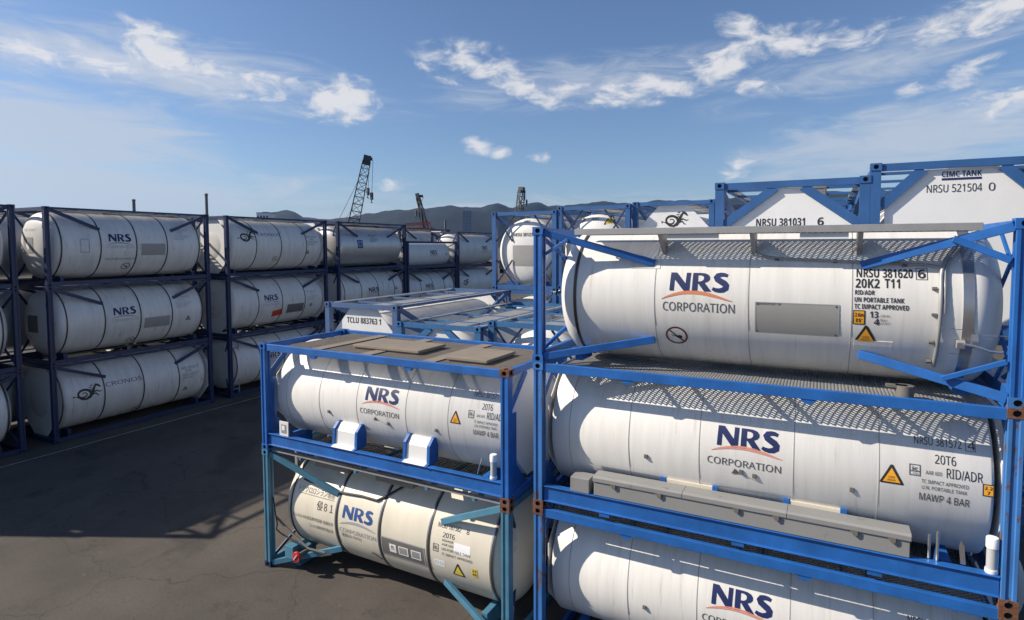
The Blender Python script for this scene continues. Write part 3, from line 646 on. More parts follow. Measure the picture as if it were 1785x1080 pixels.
def A2_letters(d, r, H, num='NRSU 381572', chk='4', boxed=True):
    A = lambda g_: ang(g_, r)
    d.text(num, 5.085, A(28.7), .098, .48, bold=0.0); d.text(chk, 5.625, A(28.9), .098, bold=0)
    if boxed: d.frame(5.60, 5.70, A(27.8), A(34.8), .006, 'ink_grey')
    d.text('20T6', 5.292, A(17.2), .105, .21, bold=0); d.text('AAR 600', 5.197, A(9.5), .046, .165, 'ink_black', 0); d.text('RID/ADR', 5.408, A(8.9), .112, .35, bold=0)
    d.text('TC IMPACT APPROVED', 5.155, A(3.6), .044, .47, bold=0); d.text('U.N. PORTABLE TANK', 5.163, A(-.4), .044, .45, bold=0); d.text('MAWP 4 BAR', 5.14, A(-8.3), .092, .50, bold=0)
    class_box(d, 5.03, 5.146, A(7.6), A(15.0))
def box_logo(y=0.0, x=0.0, ink='ink_navy', arc='ink_pink', low='ink_grey'):
    def fn(d, r, H):
        nrs(d, 2.752+x, 3.55+x, ang(9.0, r), ang(14.8, r), ink); swoosh(d, 2.68+x, 3.60+x, ang(4.6, r), ang(9.2, r), arc); d.text('CORPORATION', 2.63+x, ang(-5.6, r), .098, .955, low, 0)
        d.strip([(2.98+x, ang(-8, r)), (3.04+x, ang(-10, r)), (3.30+x, ang(-15.5, r))], [.004, .012, .004], 'ink_faded'); d.poly([(2.95+x, ang(-12, r)), (3.0+x, ang(-7.4, r)), (3.07+x, ang(-11, r))], 'ink_grey', 2)
    return fn
def studs(xs, deg=-9.2):
    def fn(root, mk, off, shell, q):
        for x in xs:
            a = radians(deg); y = q['yc']-(q['r']+.01)*cos(a); z = q['zc']+q['r']*sin(a)
            mk('tank_stud', ['placard_dark'], MB().box(x-.025, x+.025, y-.012, y+.03, z-.03, z+.03), shell, bevel=.004)
    return fn
def tri_at(x0, x1, y0, y1, word=True, fill='sign_amber'):
    return lambda d, r, H: triangle_sign(d, x0, x1, ang(y0, r), ang(y1, r), word, fill)
def amber_at(x0, x1, y0, y1, a, b): return lambda d, r, H: amber_plate(d, x0, x1, ang(y0, r), ang(y1, r), a, b)
def forbid_at(x, y, rad): return lambda d, r, H: forbid_sign(d, x, ang(y, r), rad)
def lines(specs):
    """(text, x, degrees, height, width, ink)"""
    def fn(d, r, H):
        for (t, x, dg, h, w, ink) in specs: d.text(t, x, ang(dg, r), h, w, ink, .004)
    return fn
def plac_at(x0, x1, y0, y1, m='placard_grey'): return lambda d, r, H: (d.rect(x0, x1, ang(y0, r), ang(y1, r), m), d.frame(x0, x1, ang(y0, r), ang(y1, r), .014, 'ink_faded', 2))
def tube_holder(mk, x, y, z0, h, rad=.062):
    mk('document_tube', ['clear_tube'], MB().tube([(x, y, z0+.03), (x, y, z0+h-.10)], rad*.86, 20), smooth=40, bevel=0)
    mk('tube_cap', ['sticker_white'], MB().tube([(x, y, z0+h-.12), (x, y, z0+h-.01), (x, y, z0+h)], [rad, rad, rad*.9], 20), smooth=40, bevel=0)
    mk('tube_cap', ['sticker_white'], MB().tube([(x, y, z0), (x, y, z0+.012), (x, y, z0+.05)], [rad*.95, rad*1.05, rad], 20), smooth=40, bevel=0)

# ------------------------------------------------------------------ right-hand foreground stack (three high)
AX, AY, AYAW, AL = -4.0429, 8.2827, .0042, 6.0707
RUST = {(1, 0, 0): 'rust', (1, 0, 1): 'rust', (0, 0, 0): 'rust'}
def A3_extra(root, mk, off, shell, q):
    yc, zc, r, L, H, W_ = q['yc'], q['zc'], q['r'], q['L'], q['H'], q['W']
    def S(x, deg, e=0.0): a = radians(deg); return (x, yc-(r+e)*cos(a), zc+(r+e)*sin(a))
    mk('drain_pipe', ['galvanised'], MB().tube([S(5.43, d_, .035) for d_ in (52, 48, 43)]+[S(5.38, 38, .045), S(5.33, 33, .045), S(5.30, 27, .04)]+[S(5.285-.002*k, 22-8*k, .035) for k in range(9)], .024, 10), shell, 40, 0)
    mk('drain_pipe', ['galvanised'], MB().tube([S(5.49, d_, .035) for d_ in (52, 48, 43)]+[S(5.43, 38, .045), S(5.37, 33, .04), S(5.33, 27, .035)]+[S(5.325-.002*k, 22-6*k, .03) for k in range(5)], .016, 8), shell, 40, 0)
    mk('vent_pipe', ['galvanised'], MB().tube([S(3.15, 44, .05), S(3.2, 38, .045), S(3.35, 35, .04)]+[S(3.35+.2*k, 34.5-.5*k, .035) for k in range(1, 10)]+[S(5.29, 28.5, .035)], .018, 8), shell, 40, 0)
    for x, dg in ((3.5, 34), (4.2, 32.5), (4.95, 30), (5.25, 14), (5.25, -3), (5.24, -22), (5.24, -38)):
        mk('pipe_clip', ['placard_dark'], MB().bar(S(x-.03, dg, .0), S(x-.03, dg, .05), .05, .03), shell, None, 0)
    b = MB(); b.bar(S(5.50, -22, -.01), S(5.50, -22, .07), .09, .09); mk('lever_box', ['box_grey'], b, shell, None, .008)
    mk('lever', ['bright_steel'], MB().tube([S(5.53, -20.5, .075), S(5.62, -21.2, .085), S(5.70, -22.5, .085), S(5.76, -24, .085), S(5.86, -24.5, .085), S(5.90, -24.2, .085)], .016, 10), shell, 40, 0)
    for (x, dg, x1, d1) in ((5.40, -31, 5.62, -31), (5.62, -31, 5.62, -12), (5.62, -12, 5.40, -12)): mk('weld_line', ['seam_grey'], MB().tube([S(x, dg), S((x+x1)/2, (dg+d1)/2), S(x1, d1)], .004, 6), shell, None, 0)
    for (x, x1, d1, d2) in ((4.40, 4.82, -24.5, -33), (1.45, 1.9, 25, 33)):
        mk('doubler_plate', ['tank_white'], MB().prism([(yc-(r+.006)*cos(radians(t)), zc+(r+.006)*sin(radians(t))) for t in (d1, (d1+d2)/2, d2)]+[(yc-(r-.02)*cos(radians(t)), zc+(r-.02)*sin(radians(t))) for t in (d2, (d1+d2)/2, d1)], 'x', x, x1), shell, None, 0)
    # end handwheel on the dome, short struts from the braces to the right post
    mk('dome_fitting', ['band_steel'], MB().ring([(5.60, .02), (5.60, .09), (5.66, .09), (5.66, .02)], .34, zc-.35, 20), shell, 40, 0)
    f = q['frame']
    mk('strut', [f], MB().bar((L-.18, .09, H-.47), (5.36, .14, H-.22), .045, .08)); mk('strut', [f], MB().bar((L-.18, .09, .50), (5.30, .14, .24), .045, .06))
    mk('strut', [f], MB().bar((.18, .09, H-.42), (.55, .12, H-.20), .045, .05))
    b = MB(); b.tube([(4.95, .25, -.06), (4.95, .25, .10)], .10, 16).box(4.75, 4.98, .2, .3, .07, .10); mk('bottom_outlet', ['placard_dark'], b, None or root, 40, 0)
Arot = (cos(AYAW), sin(AYAW))
GRP_FG = 'tank containers stacked in the foreground'
WALL = 'tank containers in the left-hand wall of stacks'
BACK = 'tank containers stacked behind the foreground'
container('white tank container without side rails, held by diagonal braces, topmost of the tall foreground stack', (AX, AY), 4.9994, AYAW, AL, 2.438, 2.1131, 'frame_blue', 'tank_white', 1.04, 1.04, .16, AL-.05, .42,
  yco=.09, style='beam', bands=[(.60, 'mid'), (1.845, 'seam'), (3.13, 'seam'), (4.36, 'seam'), (5.56, 'steel')], ends=('x', 'rods'), top='lane', near=True, group=GRP_FG, castm={(1, 0, 0): 'frame_blue_worn'},
  decals=[('lettering', 'cyl', A3_letters), ('company_logo', 'cyl', A3_logo), ('placard', 'cyl', A3_plac), ('warning_sign', 'cyl', lambda d, r, H: triangle_sign(d, 4.395, 4.655, ang(-26.2, r), ang(-13.0, r))), ('height_plate', 'cyl', amber_at(4.378, 4.51, -12.3, -2.2, '2.6m', "8'6\"")), ('prohibition_sign', 'cyl', forbid_at(2.145, -31, .145)),
   ('small_print', 'cyl', lines([('COMPRESSED AIR', 5.68, -16, .02, .22, 'ink_faded'), ('ONLY', 5.74, -18.5, .02, .07, 'ink_faded')]))], extra=A3_extra)
def A2_extra(boxes=True, studx=(1.744, 3.078, 4.419)):
    def fn(root, mk, off, shell, q):
        L, H = q['L'], q['H']; studs(studx)(root, mk, off, shell, q); studs((3.25,), -11)(root, mk, off, shell, q)
        if not boxes: return
        mk('hose_box', ['box_grey'], MB().box(.63, .94, .03, .30, .36, .585), bevel=.01)
        h = mk('hose_box', ['box_grey'], MB().box(1.012, 5.038, .035, .31, .365, .585), bevel=.008)
        for x0, x1 in ((1.0, 2.33), (2.335, 3.68), (3.685, 5.05)):
            mk('lid', ['box_grey'], MB().prism([(.015, .578), (.33, .578), (.33, .63), (.30, .66), (.05, .66), (.015, .64)], 'x', x0, x1), h, bevel=.005)
        for x in (1.32, 2.0, 3.05, 3.55, 4.45, 4.85): mk('latch', ['placard_dark'], MB().prism([(x-.06, .592), (x+.04, .588), (x+.035, .53), (x, .515)], 'y', .004, .03), h, bevel=0)
        for x0, x1 in ((1.95, 2.75), (3.62, 4.36)):
            p_ = mk('support_pad', ['tank_cream'], MB().box(x0+.08, x1-.06, .34, .44, .62, .69), bevel=0)
            for xx in (x0, x1-.06): mk('pad_end', [q['frame']], MB().box(xx, xx+.075, .33, .45, .61, .70), p_, bevel=0)
        mk('handle_bar', ['bright_steel'], MB().tube([(5.24, .14, .37), (5.24, .14, .66)], .017, 8), None or root, 40, 0)
        mk('handle_bar', ['bright_steel'], MB().tube([(5.32, .12, .37), (5.32, .12, .72)], .017, 8), None or root, 40, 0)
        mk('valve_lever', ['bright_steel'], MB().prism([(5.55, .38), (5.60, .38), (5.58, .60), (5.55, .66), (5.53, .58)], 'y', .12, .135), bevel=0)
        tube_holder(mk, 5.835, .10, .36, .42)
        for x in (1.1, 3.0, 4.6): mk('rail_lug', [q['frame']], MB().box(x, x+.16, .03, .10, .055, .11), bevel=0)
    return fn
def notch_cut(root, mk, off, shell, q): pass
def A2_rail_knobs(root, mk, off, shell, q):
    for x in (1.52, 3.9): mk('rail_clamp', [q['frame']], MB().prism([(x-.09, q['H']-.15), (x+.09, q['H']-.15), (x+.05, q['H']-.21), (x-.05, q['H']-.21)], 'y', .03, .10), bevel=0)
def multi(*fs):
    def fn(*a):
        for f_ in fs: f_(*a)
    return fn
FP = {(0, 0): 'frame_blue_worn', (1, 0): 'frame_blue_worn'}
container('white tank container with long grey hose boxes standing on its bottom rail', (AX, AY), 2.6754, AYAW, AL, 2.438, 2.324, 'frame_blue', 'tank_white', 1.05, 1.175, .135, None, .10,
  yco=.09, style='box', bands=[(.52, 'seam'), (1.48, 'seam'), (2.51, 'seam'), (3.735, 'seam'), (4.71, 'seam')], ends=('gusset', 'gusset'), top='full', near=True, group=GRP_FG, posts=FP, castm={(1, 0, 0): 'rust', (1, 0, 1): 'rust', (0, 0, 0): 'rust', (0, 0, 1): 'frame_blue_worn'},
  decals=[('lettering', 'cyl', A2_letters), ('company_logo', 'cyl', box_logo()), ('warning_sign', 'cyl', tri_at(4.72, 4.975, -.2, 12.6)), ('gauge_plate', 'cyl', amber_at(5.757, 5.868, .9, 8.6, '2.2', '7'))], extra=multi(A2_extra(), A2_rail_knobs))
container("white tank container cut by the photo's bottom edge, lowest of the tall foreground stack", (AX, AY), 0, AYAW, AL, 2.438, 2.6754, 'frame_blue', 'tank_white', 1.05, 1.525, .135, None, .10,
  yco=.09, style='box', bands=[(.52, 'seam'), (1.48, 'seam'), (2.51, 'seam'), (3.735, 'seam'), (4.71, 'seam')], ends=('gusset', 'gusset'), top='full', near=True, group=GRP_FG, posts=FP, castm={(1, 0, 1): 'rust', (1, 0, 0): 'rust', (0, 0, 1): 'rust'},
  decals=[('lettering', 'cyl', lambda d, r, H: A2_letters(d, r, H, 'NRSU 381568', '7')), ('company_logo', 'cyl', box_logo(x=-.04)), ('warning_sign', 'cyl', tri_at(4.72, 4.975, -.2, 12.6)), ('gauge_plate', 'cyl', amber_at(5.757, 5.868, .9, 8.6, '2.2', '7'))], extra=multi(studs((1.744, 3.078, 4.419)), A2_rail_knobs))

# ------------------------------------------------------------------ foreground pair left of it
BX, BY, BYAW, BL = -10.4855, 8.4065, -.0108, 5.9834
def B2_extra(root, mk, off, shell, q):
    studs((1.696, 4.34), -11)(root, mk, off, shell, q); studs((3.22,), -13)(root, mk, off, shell, q); A2_rail_knobs(root, mk, off, shell, q)
    for x0, x1 in ((1.88, 2.64), (3.64, 4.36)):
        prof = [(.005, .365), (.13, .40), (.15, .66), (.27, .79), (.36, .79), (.36, .365)]
        s_ = mk('step_bracket', ['plate_white'], MB().prism(prof, 'x', x0+.11, x1-.11), bevel=.004)
        for xx in (x0+.075, x1-.105):
            mk('bracket_cheek', [q['frame']], MB().prism([(.0, .36), (.10, .385), (.125, .70), (.25, .815), (.38, .815), (.38, .36)], 'x', xx-.02, xx+.045), s_, bevel=.003)
    n_ = mk('notice_box', ['plate_white'], MB().box(.50, .76, .05, .07, .36, .66), bevel=.004)
    mk('notice_face', ['placard_grey'], MB().box(.56, .70, .044, .049, .42, .60), n_, bevel=0); mk('notice_face', ['sticker_white'], MB().box(.585, .665, .040, .0435, .48, .57), n_, bevel=0)
    tube_holder(mk, 5.62, .12, .36, .42); mk('handle_bar', ['bright_steel'], MB().tube([(5.28, .16, .37), (5.36, .15, .66)], .012, 8), None or root, 40, 0)
    H = q['H']
    for x0, x1, y0, y1 in ((1.95, 3.62, .70, 1.62), (4.42, 5.28, .48, 1.55)):
        h = mk('hatch_panel', ['hatch_brown'], MB().box(x0, x1, y0, y1, H-.035, H+.015), bevel=.006)
        mk('panel_edge', ['grating_brown'], MB().box(x0+.04, x1-.04, y0+.03, y1-.03, H-.062, H-.031), h, bevel=0)
    for x in (1.25, 2.55, 4.05): mk('walkway_sheet', ['hatch_brown'], MB().box(x+.02, x+.28, .12, 2.30, H-.058, H-.050), bevel=0)
def B2_end(d, r, H):
    triangle_sign(d, -.18, .12, H*.66, H*.66+.30); d.ringmark(-.03, H*.55, .075, .03, 'ink_black', 1, 20, .8); d.ringmark(-.22, H*.32, .075, .03, 'ink_black', 1, 20, .8); d.rect(-.75, .75, H*.43, H*.43+.03, 'ink_grey')
container('white tank container with two brown hatch panels on its roof, sitting on the cream tank', (BX, BY), 2.5429, BYAW, BL, 2.438, 2.26, 'frame_blue', 'tank_white', 1.02, 1.157, .135, None, .10,
  yco=.05, style='box', bands=[(.5, 'seam'), (1.447, 'seam'), (2.45, 'seam'), (3.655, 'seam'), (4.6, 'seam')], ends=('gusset', 'gusset'), top='brown', near=True, group=GRP_FG, castm={(1, 0, 0): 'rust', (1, 0, 1): 'rust'},
  decals=[('lettering', 'cyl', lambda d, r, H: A2_letters(d, r, H, 'NRSU 381571', '9', False)), ('company_logo', 'cyl', box_logo(x=-.085)), ('warning_sign', 'cyl', tri_at(4.655, 4.88, -.3, 12.1)), ('end_marks', ('endr', .155), B2_end)], extra=B2_extra)
def B1_letters(d, r, H):
    A = lambda g_: ang(g_, r)
    d.text('NRSU 181582', 4.30, A(24.4), .082, .50, bold=0); d.text('8', 4.92, A(24.0), .082, bold=0); d.text('20T6', 4.44, A(16.2), .082, .255, bold=0.005)
    d.text('RID/ADR', 4.44, A(12.4), .040, .24, bold=0); d.text('AAR 600', 4.44, A(8.6), .040, .25, bold=0); d.text('UN PORTABLE TANK', 4.44, A(4.0), .046, .62, bold=0); d.text('TC IMPACT APPROVED', 4.44, A(-.8), .046, .66, bold=0)
    class_box(d, 4.25, 4.37, A(1), A(8.5)); d.rect(4.70, 5.05, A(4), A(14), 'sticker_white', 0)
    d.rect(4.27, 4.50, A(-14), A(-7), 'sticker_white', 0); d.frame(4.29, 4.36, A(-11.5), A(-8.5), .006, 'ink_faded', 1); d.frame(4.40, 4.47, A(-11.5), A(-8.5), .006, 'ink_faded', 1)
def B1_jp(d, r, H):
    A = lambda g_: ang(g_, r)
    d.text('トリクロロシラン専用', .70, A(23.4), .105, 1.02, 'ink_grey', .008); d.rect(.72, 1.74, A(21.3), A(21.8), 'ink_grey')
    d.text('侵８１', 1.30, A(8.8), .145, .44, 'ink_black', .014)
    d.text('ゴム10.6-6化成品専用容器 信越化学', .60, A(-5.6), .062, 1.16, 'ink_grey', 0); d.text('ゴム10.6関係官庁届出済', 1.06, A(-14.2), .062, .68, 'ink_grey', 0); d.text('登録20-70162', 1.98, A(-13.2), .062, .52, 'ink_grey', 0)
def B1_plac(d, r, H):
    d.rect(3.02, 4.06, ang(-20, r), ang(.4, r), 'placard_dark'); d.frame(3.02, 4.06, ang(-20, r), ang(.4, r), .02, 'ink_faded', 2)
    for x0, w_ in ((3.22, .16), (3.44, .23), (3.74, .23)): d.rect(x0, x0+w_, ang(-14.6, r), ang(-5.2, r), 'sticker_white' if w_ < .2 else 'placard_grey', 2)
    d.text('危', 3.30, ang(-11, r), .07, None, 'ink_black', .01, 3, 'c'); d.frame(3.44, 3.67, ang(-14.6, r), ang(-5.2, r), .02, 'sticker_white', 3); d.frame(3.74, 3.97, ang(-14.6, r), ang(-5.2, r), .02, 'sticker_white', 3)
def B1_extra(root, mk, off, shell, q):
    yc, zc, r, L, H = q['yc'], q['zc'], q['r'], q['L'], q['H']
    def S(x, deg, e=0.0): a = radians(deg); return (x, yc-(r+e)*cos(a), zc+(r+e)*sin(a))
    mk('heating_hose', ['rubber_black'], MB().tube([S(.78, 36, .03), S(1.0, 34.5, .03), S(1.3, 35, .03), S(1.6, 32, .03), S(1.95, 32, .03), S(2.4, 33.5, .03), S(2.8, 33, .03), S(2.95, 38, .03), S(3.2, 50, .03), S(3.4, 62, .03)], .022, 8), shell, 40, 0)
    mk('valve_box', ['frame_teal'], MB().box(.56, .80, .06, .30, .30, .56), bevel=.006)
    w = mk('hose_valve', ['placard_dark'], MB().tube([(.95, .03, .42), (.95, .30, .42)], .05, 14), root, 40, 0); mk('valve_cap', ['valve_red'], MB().tube([(.95, .0, .42), (.95, .05, .42)], .105, 18), w, 40, .006); mk('cap_handle', ['sticker_white'], MB().bar((.90, -.008, .36), (1.0, -.008, .48), .012, .03, (0, 1, 0)), w, None, 0)
    b = MB()
    for x in (.13, .47): b.box(x, x+.03, .75, .79, .9, 2.35)
    for z in (1.0, 1.3, 1.6, 1.9, 2.2): b.box(.13, .5, .755, .785, z, z+.03)
    mk('ladder', ['galvanised'], b, bevel=0)
    mk('earth_cable', ['rubber_black'], MB().tube([(.2, .1, 1.5), (.27, .08, 1.2), (.30, .1, .95), (.25, .12, .8), (.35, .15, .72), (.75, .2, .60), (1.1, .25, .52)], .014, 6), root, 40, 0)
    mk('drain_arm', ['placard_dark'], MB().tube([(.2, .16, 1.05), (.6, .18, .80), (1.1, .2, .55), (1.5, .28, .52)], .024, 8), root, 40, 0)
    for x0, x1 in ((1.35, 2.25), (2.95, 3.85)): mk('top_box', ['grating_brown'], MB().box(x0, x1, .20, .62, H-.20, H-.03), bevel=.01)
    mk('hook', ['rubber_black'], MB().tube([S(2.72, -24, .02), S(2.76, -22, .05), S(2.86, -23, .05), S(3.0, -27, .05)], .01, 6), shell, 40, 0)
    mk('walkway_edge', ['galvanised'], MB().box(1.4, 4.6, .42, .45, H-.14, H-.07), bevel=0)
container('cream tank container in a teal frame with Japanese writing, standing on the asphalt', (BX, BY), 0, BYAW, BL, 2.438, 2.5429, 'frame_teal', 'tank_cream', 1.06, 1.25, .17, None, .38,
  yco=.09, style='beam', bands=[(.56, 'dark'), (1.865, 'pair'), (2.99, 'pair'), (4.15, 'pair'), (5.50, 'pair')], ends=('x', 'x'), top='centre', near=True, group=GRP_FG, posts={(0, 1): 'frame_teal'}, castm={(1, 0, 1): 'rust', (0, 0, 1): 'frame_teal', (0, 0, 0): 'frame_navy'}, endmat='frame_navy',
  decals=[('lettering', 'cyl', B1_letters), ('japanese_lettering', 'cyl', B1_jp), ('company_logo', 'cyl', lambda d, r, H: (nrs(d, 2.01, 2.785, ang(7.6, r), ang(13.4, r), 'ink_blue'), swoosh(d, 1.94, 2.90, ang(.5, r), ang(4.5, r), 'ink_faded'), d.text('CORPORATION', 1.94, ang(-8, r), .088, .95, 'ink_faded', 0))), ('placard', 'cyl', B1_plac), ('warning_sign', 'cyl', tri_at(4.66, 4.92, -18.9, -5.7, False, 'sign_yellow')),
   ('height_plate', 'cyl', lambda d, r, H: (d.rect(5.08, 5.195, ang(-14.5, r), ang(-5.5, r), 'sign_yellow'), d.text('2.6', 5.137, ang(-9.2, r), .045, None, 'ink_black', .01, 2, 'c'), d.text("8'6", 5.137, ang(-13, r), .045, None, 'ink_black', .01, 2, 'c')))], extra=B1_extra)

# ------------------------------------------------------------------ stacks behind the foreground, set end-on
def endon(label, xl, yn, z, H, hidden=False, **kw):
    return container(label, (xl+2.438, yn), z, pi/2, 6.058, 2.438, H, group=BACK, **kw)
HID = 'tank container buried low inside the stacks behind the foreground, almost wholly hidden'
def et(txt, y, h, w=None, ink='ink_black', x=0.0): return lambda d, r, H: d.text(txt, x, y*H, h, w, ink, .01, 1, 'c')
def both(*fs): return lambda d, r, H: [f_(d, r, H) for f_ in fs]
kw0 = dict(frame='frame_midblue', r=1.1, plain=True, top=None)
def under(xl, yn, top, n, frame='frame_midblue', ends=('x', 'x')):
    h = top/n
    for k in range(n-1): endon(HID, xl, yn, k*h, h, frame=frame, r=min(1.12, h/2-.1), plain=True, top=None, ends=ends, style='rail')
    return (n-1)*h, h
z, h = under(-11.86, 11.60, 5.34, 2, 'frame_slate')
def C_notch(d, r, H): d.poly([(.50, .38*H), (.64, .38*H), (.57, .62*H)], 'placard_dark', 1)
endon('tank container in slate blue frame with clipped white end plate, behind the brown hatch roof', -11.86, 11.60, z, h, frame='frame_slate', r=1.1, zc=1.28, style='rail', ends=('plate', 'plate'), top='centre', decals=[('lettering', ('end', .16), et('TCLU 883763 1', .80, .15, 1.15)), ('end_notch', ('end', .16), C_notch)])
z, h = under(-9.41, 11.55, 4.96, 2, 'frame_sea')
endon('tank container with a small white triangle between blue end beams, right of the slate frame', -9.41, 11.55, z, h, frame='frame_sea', r=1.08, zc=1.22, style='rail', ends=('aframe', 'x'), top='centre', decals=[('lettering', ('end', .10), both(et('CIMC', .62, .16, .42, 'ink_navy'), et('TANK', .55, .06, .3, 'ink_navy')))])
z, h = under(-6.95, 11.85, 5.08, 2, 'frame_sea')
endon('tank container showing a rounded white end above rods, just left of the tall foreground stack', -6.95, 11.85, z, h, frame='frame_sea', r=1.1, zc=1.25, style='rail', endmat='frame_navy', ends=('rods', 'x'), top='centre', decals=[('lettering', ('dome',), both(et('CIMC', .62, .18, .6, 'ink_navy'), et('TANK', .56, .06, .4, 'ink_navy'))), ('warning_sign', ('dome',), lambda d, r, H: triangle_sign(d, .58, .88, .45*H, .45*H+.27))], xa=.15)
z, h = under(-4.45, 11.75, 5.0, 2)
endon('tank container with white end plate glimpsed in the slot under the topmost foreground tank', -4.45, 11.75, z, h, frame='frame_midblue', r=1.08, zc=1.22, style='rail', ends=('plate', 'x'), top='centre')
z, h = under(-1.80, 11.22, 7.95, 3)
endon('tank container with a big white triangular end plate framed by two sloping blue beams', -1.80, 11.22, z, h, frame='frame_midblue', r=1.1, zc=1.25, style='rail', ends=('aframe', 'x'), top='centre', decals=[('lettering', ('end', .10), both(et('NRSU 381031', .70, .135, .78, 'ink_black', -.13), et('6', .70, .135, None, 'ink_black', .50)))])
z, h = under(.62, 11.22, 8.14, 3)
endon("tank container with a broad white end plate, highest at the photo's upper right corner", .62, 11.22, z, h, frame='frame_midblue', r=1.14, zc=1.28, style='rail', ends=('aframe_wide', 'x'), top='centre', decals=[('lettering', ('end', .10), lambda d, r, H: (d.text('CIMC TANK', 0, H-.265, .085, .50, 'ink_navy', .016, 1, 'c'), d.rect(-.25, .25, H-.315, H-.282, 'ink_navy'), d.text('NRSU 521504', -.44, H-.50, .12, .70, 'ink_black', .004), d.text('0', .34, H-.50, .12, None, 'ink_black', .004)))])
z, h = under(-10.24, 17.76, 7.99, 3)
endon('tank container with a round white end and a grey square placard, in a blue frame', -10.24, 17.76, z, h, frame='frame_midblue', r=1.14, zc=1.30, style='rail', endmat='frame_navy', ends=('rods', 'x'), top='centre', xa=.12, decals=[('lettering', ('dome',), both(et('NRSU 381238 0', .685, .11, .95), et('NRS', .86, .08, .22, 'ink_grey'))), ('placard', ('dome',), lambda d, r, H: (d.rect(-.46, .36, .31*H, .57*H, 'placard_grey'), d.frame(-.46, .36, .31*H, .57*H, .02, 'ink_faded', 2)))])
z, h = under(-7.79, 17.80, 8.10, 3)
endon('tank container with rounded white end and yellow warning triangle, left of the seahorse end plate', -7.79, 17.80, z, h, frame='frame_midblue', r=1.14, zc=1.30, style='rail', endmat='frame_navy', ends=('rods', 'x'), top='centre', xa=.12, decals=[('lettering', ('dome',), both(et('NRSU 821028 0', .66, .11, .95), et('NRS', .83, .08, .24, 'ink_grey', .0), et('7', .80, .16, None, 'ink_black', -.42))), ('warning_sign', ('dome',), lambda d, r, H: triangle_sign(d, .30, .68, .775*H, .775*H+.34, True, 'sign_yellow'))])
z, h = under(-5.33, 18.0, 8.17, 3)
endon('tank container with a clipped white end plate bearing a black seahorse emblem', -5.33, 18.0, z, h, frame='frame_midblue', r=1.1, zc=1.30, style='rail', ends=('plate', 'plate'), top='centre', decals=[('emblem', ('end', .16), lambda d, r, H: seahorse(d, -.36, .70*H, .82, .50)), ('lettering', ('end', .16), et('CRXU 187487 0', .60, .12, .98))])
z, h = under(-2.84, 18.0, 8.0, 3)
endon('tank container between the seahorse end plate and the big triangular end plate, mostly covered', -2.84, 18.0, z, h, frame='frame_navy', r=1.1, zc=1.25, style='rail', endmat='frame_navy', ends=('rods', 'x'), top='centre')

# ------------------------------------------------------------------ the long wall of stacks on the left
LT = [0, 2.7276, 5.457, 8.2083]
def wall_at(label, y0, z, H, L=6.1227, **kw):
    c = lrow(y0-10.414, 0); return container(label, (c.x, c.y), z, pi/2+LY, L, 2.438, H, group=WALL, **kw)
BN4 = [(.504, 'mid'), (1.778, 'mid'), (3.06, 'mid'), (4.27, 'mid'), (5.655, 'mid')]
def small_block(x, dg, ink='ink_faded'):
    return lines([('NRSU 381042 7', x, dg, .10, .72, ink), ('20T6', x+.18, dg-6, .09, .26, ink), ('RID/ADR UN PORTABLE TANK', x+.02, dg-11, .05, .72, ink), ('TC IMPACT APPROVED', x+.02, dg-14.5, .05, .62, ink), ('MAWP 4 BAR', x+.02, dg-19, .07, .45, ink)])
def wall_logo(x0, dg, h, ink='ink_navy', low='ink_faded', w=.8):
    return lambda d, r, H: (nrs(d, x0, x0+w, ang(dg, r), h, ink), swoosh(d, x0-.08, x0+w*1.1, ang(dg-6, r), ang(dg-2, r), 'ink_faded'), d.text('CORPORATION', x0-.08, ang(dg-12, r), .10, w*1.2, low, 0))
def crn(x0, dg):
    return lambda d, r, H: seahorse(d, x0, ang(dg-15, r), .98, ang(27, r))
def crw(x0, dg): return lines([('CRONOS', x0, dg, .15, 1.33, 'ink_navy')])
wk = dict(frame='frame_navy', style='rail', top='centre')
Y0 = 10.414-.80-6.1227
for k in range(3):
    lab = ['lowest tank container of the stack cut by the left photo edge', 'middle tank container of the stack cut by the left photo edge', 'topmost tank container of the stack cut by the left photo edge'][k]
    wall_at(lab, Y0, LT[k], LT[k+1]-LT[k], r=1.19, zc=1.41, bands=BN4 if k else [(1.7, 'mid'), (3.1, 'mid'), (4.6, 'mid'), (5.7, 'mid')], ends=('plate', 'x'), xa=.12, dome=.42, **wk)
Y1 = 10.414
def dome_plac(d, r, H): d.rect(-.42, .22, .42*H, .62*H, 'placard_grey'); d.poly([(-.10, .45*H), (.04, .52*H), (-.10, .59*H), (-.24, .52*H)], 'sticker_white', 2); d.text('NRSU 381042 7', 0, .70*H, .09, .8, 'ink_faded', 0, 1, 'c')
wall_at('white tank container with a sunlit dome and diamond sign, topmost of the left wall', Y1, LT[2], LT[3]-LT[2], r=1.19, zc=1.41, bands=BN4, ends=('x', 'x'), xa=.10, dome=.45, tank='tank_worn',
  decals=[('company_logo', 'cyl', wall_logo(2.06, 7.5, .29)), ('placard', 'cyl', plac_at(3.23, 4.19, -18, 4)), ('data_plate', 'cyl', lambda d, r, H: d.frame(1.10, 1.40, ang(-12, r), ang(12, r), .025, 'ink_faded')), ('lettering', 'cyl', small_block(4.54, 30)), ('small_print', 'cyl', lines([('FOR HAZARDOUS CARGO USE', 1.95, -26, .07, 1.1, 'ink_grey')])), ('prohibition_sign', 'cyl', forbid_at(2.77, -41, .15)), ('hazard_placard', ('dome',), dome_plac)], **wk)
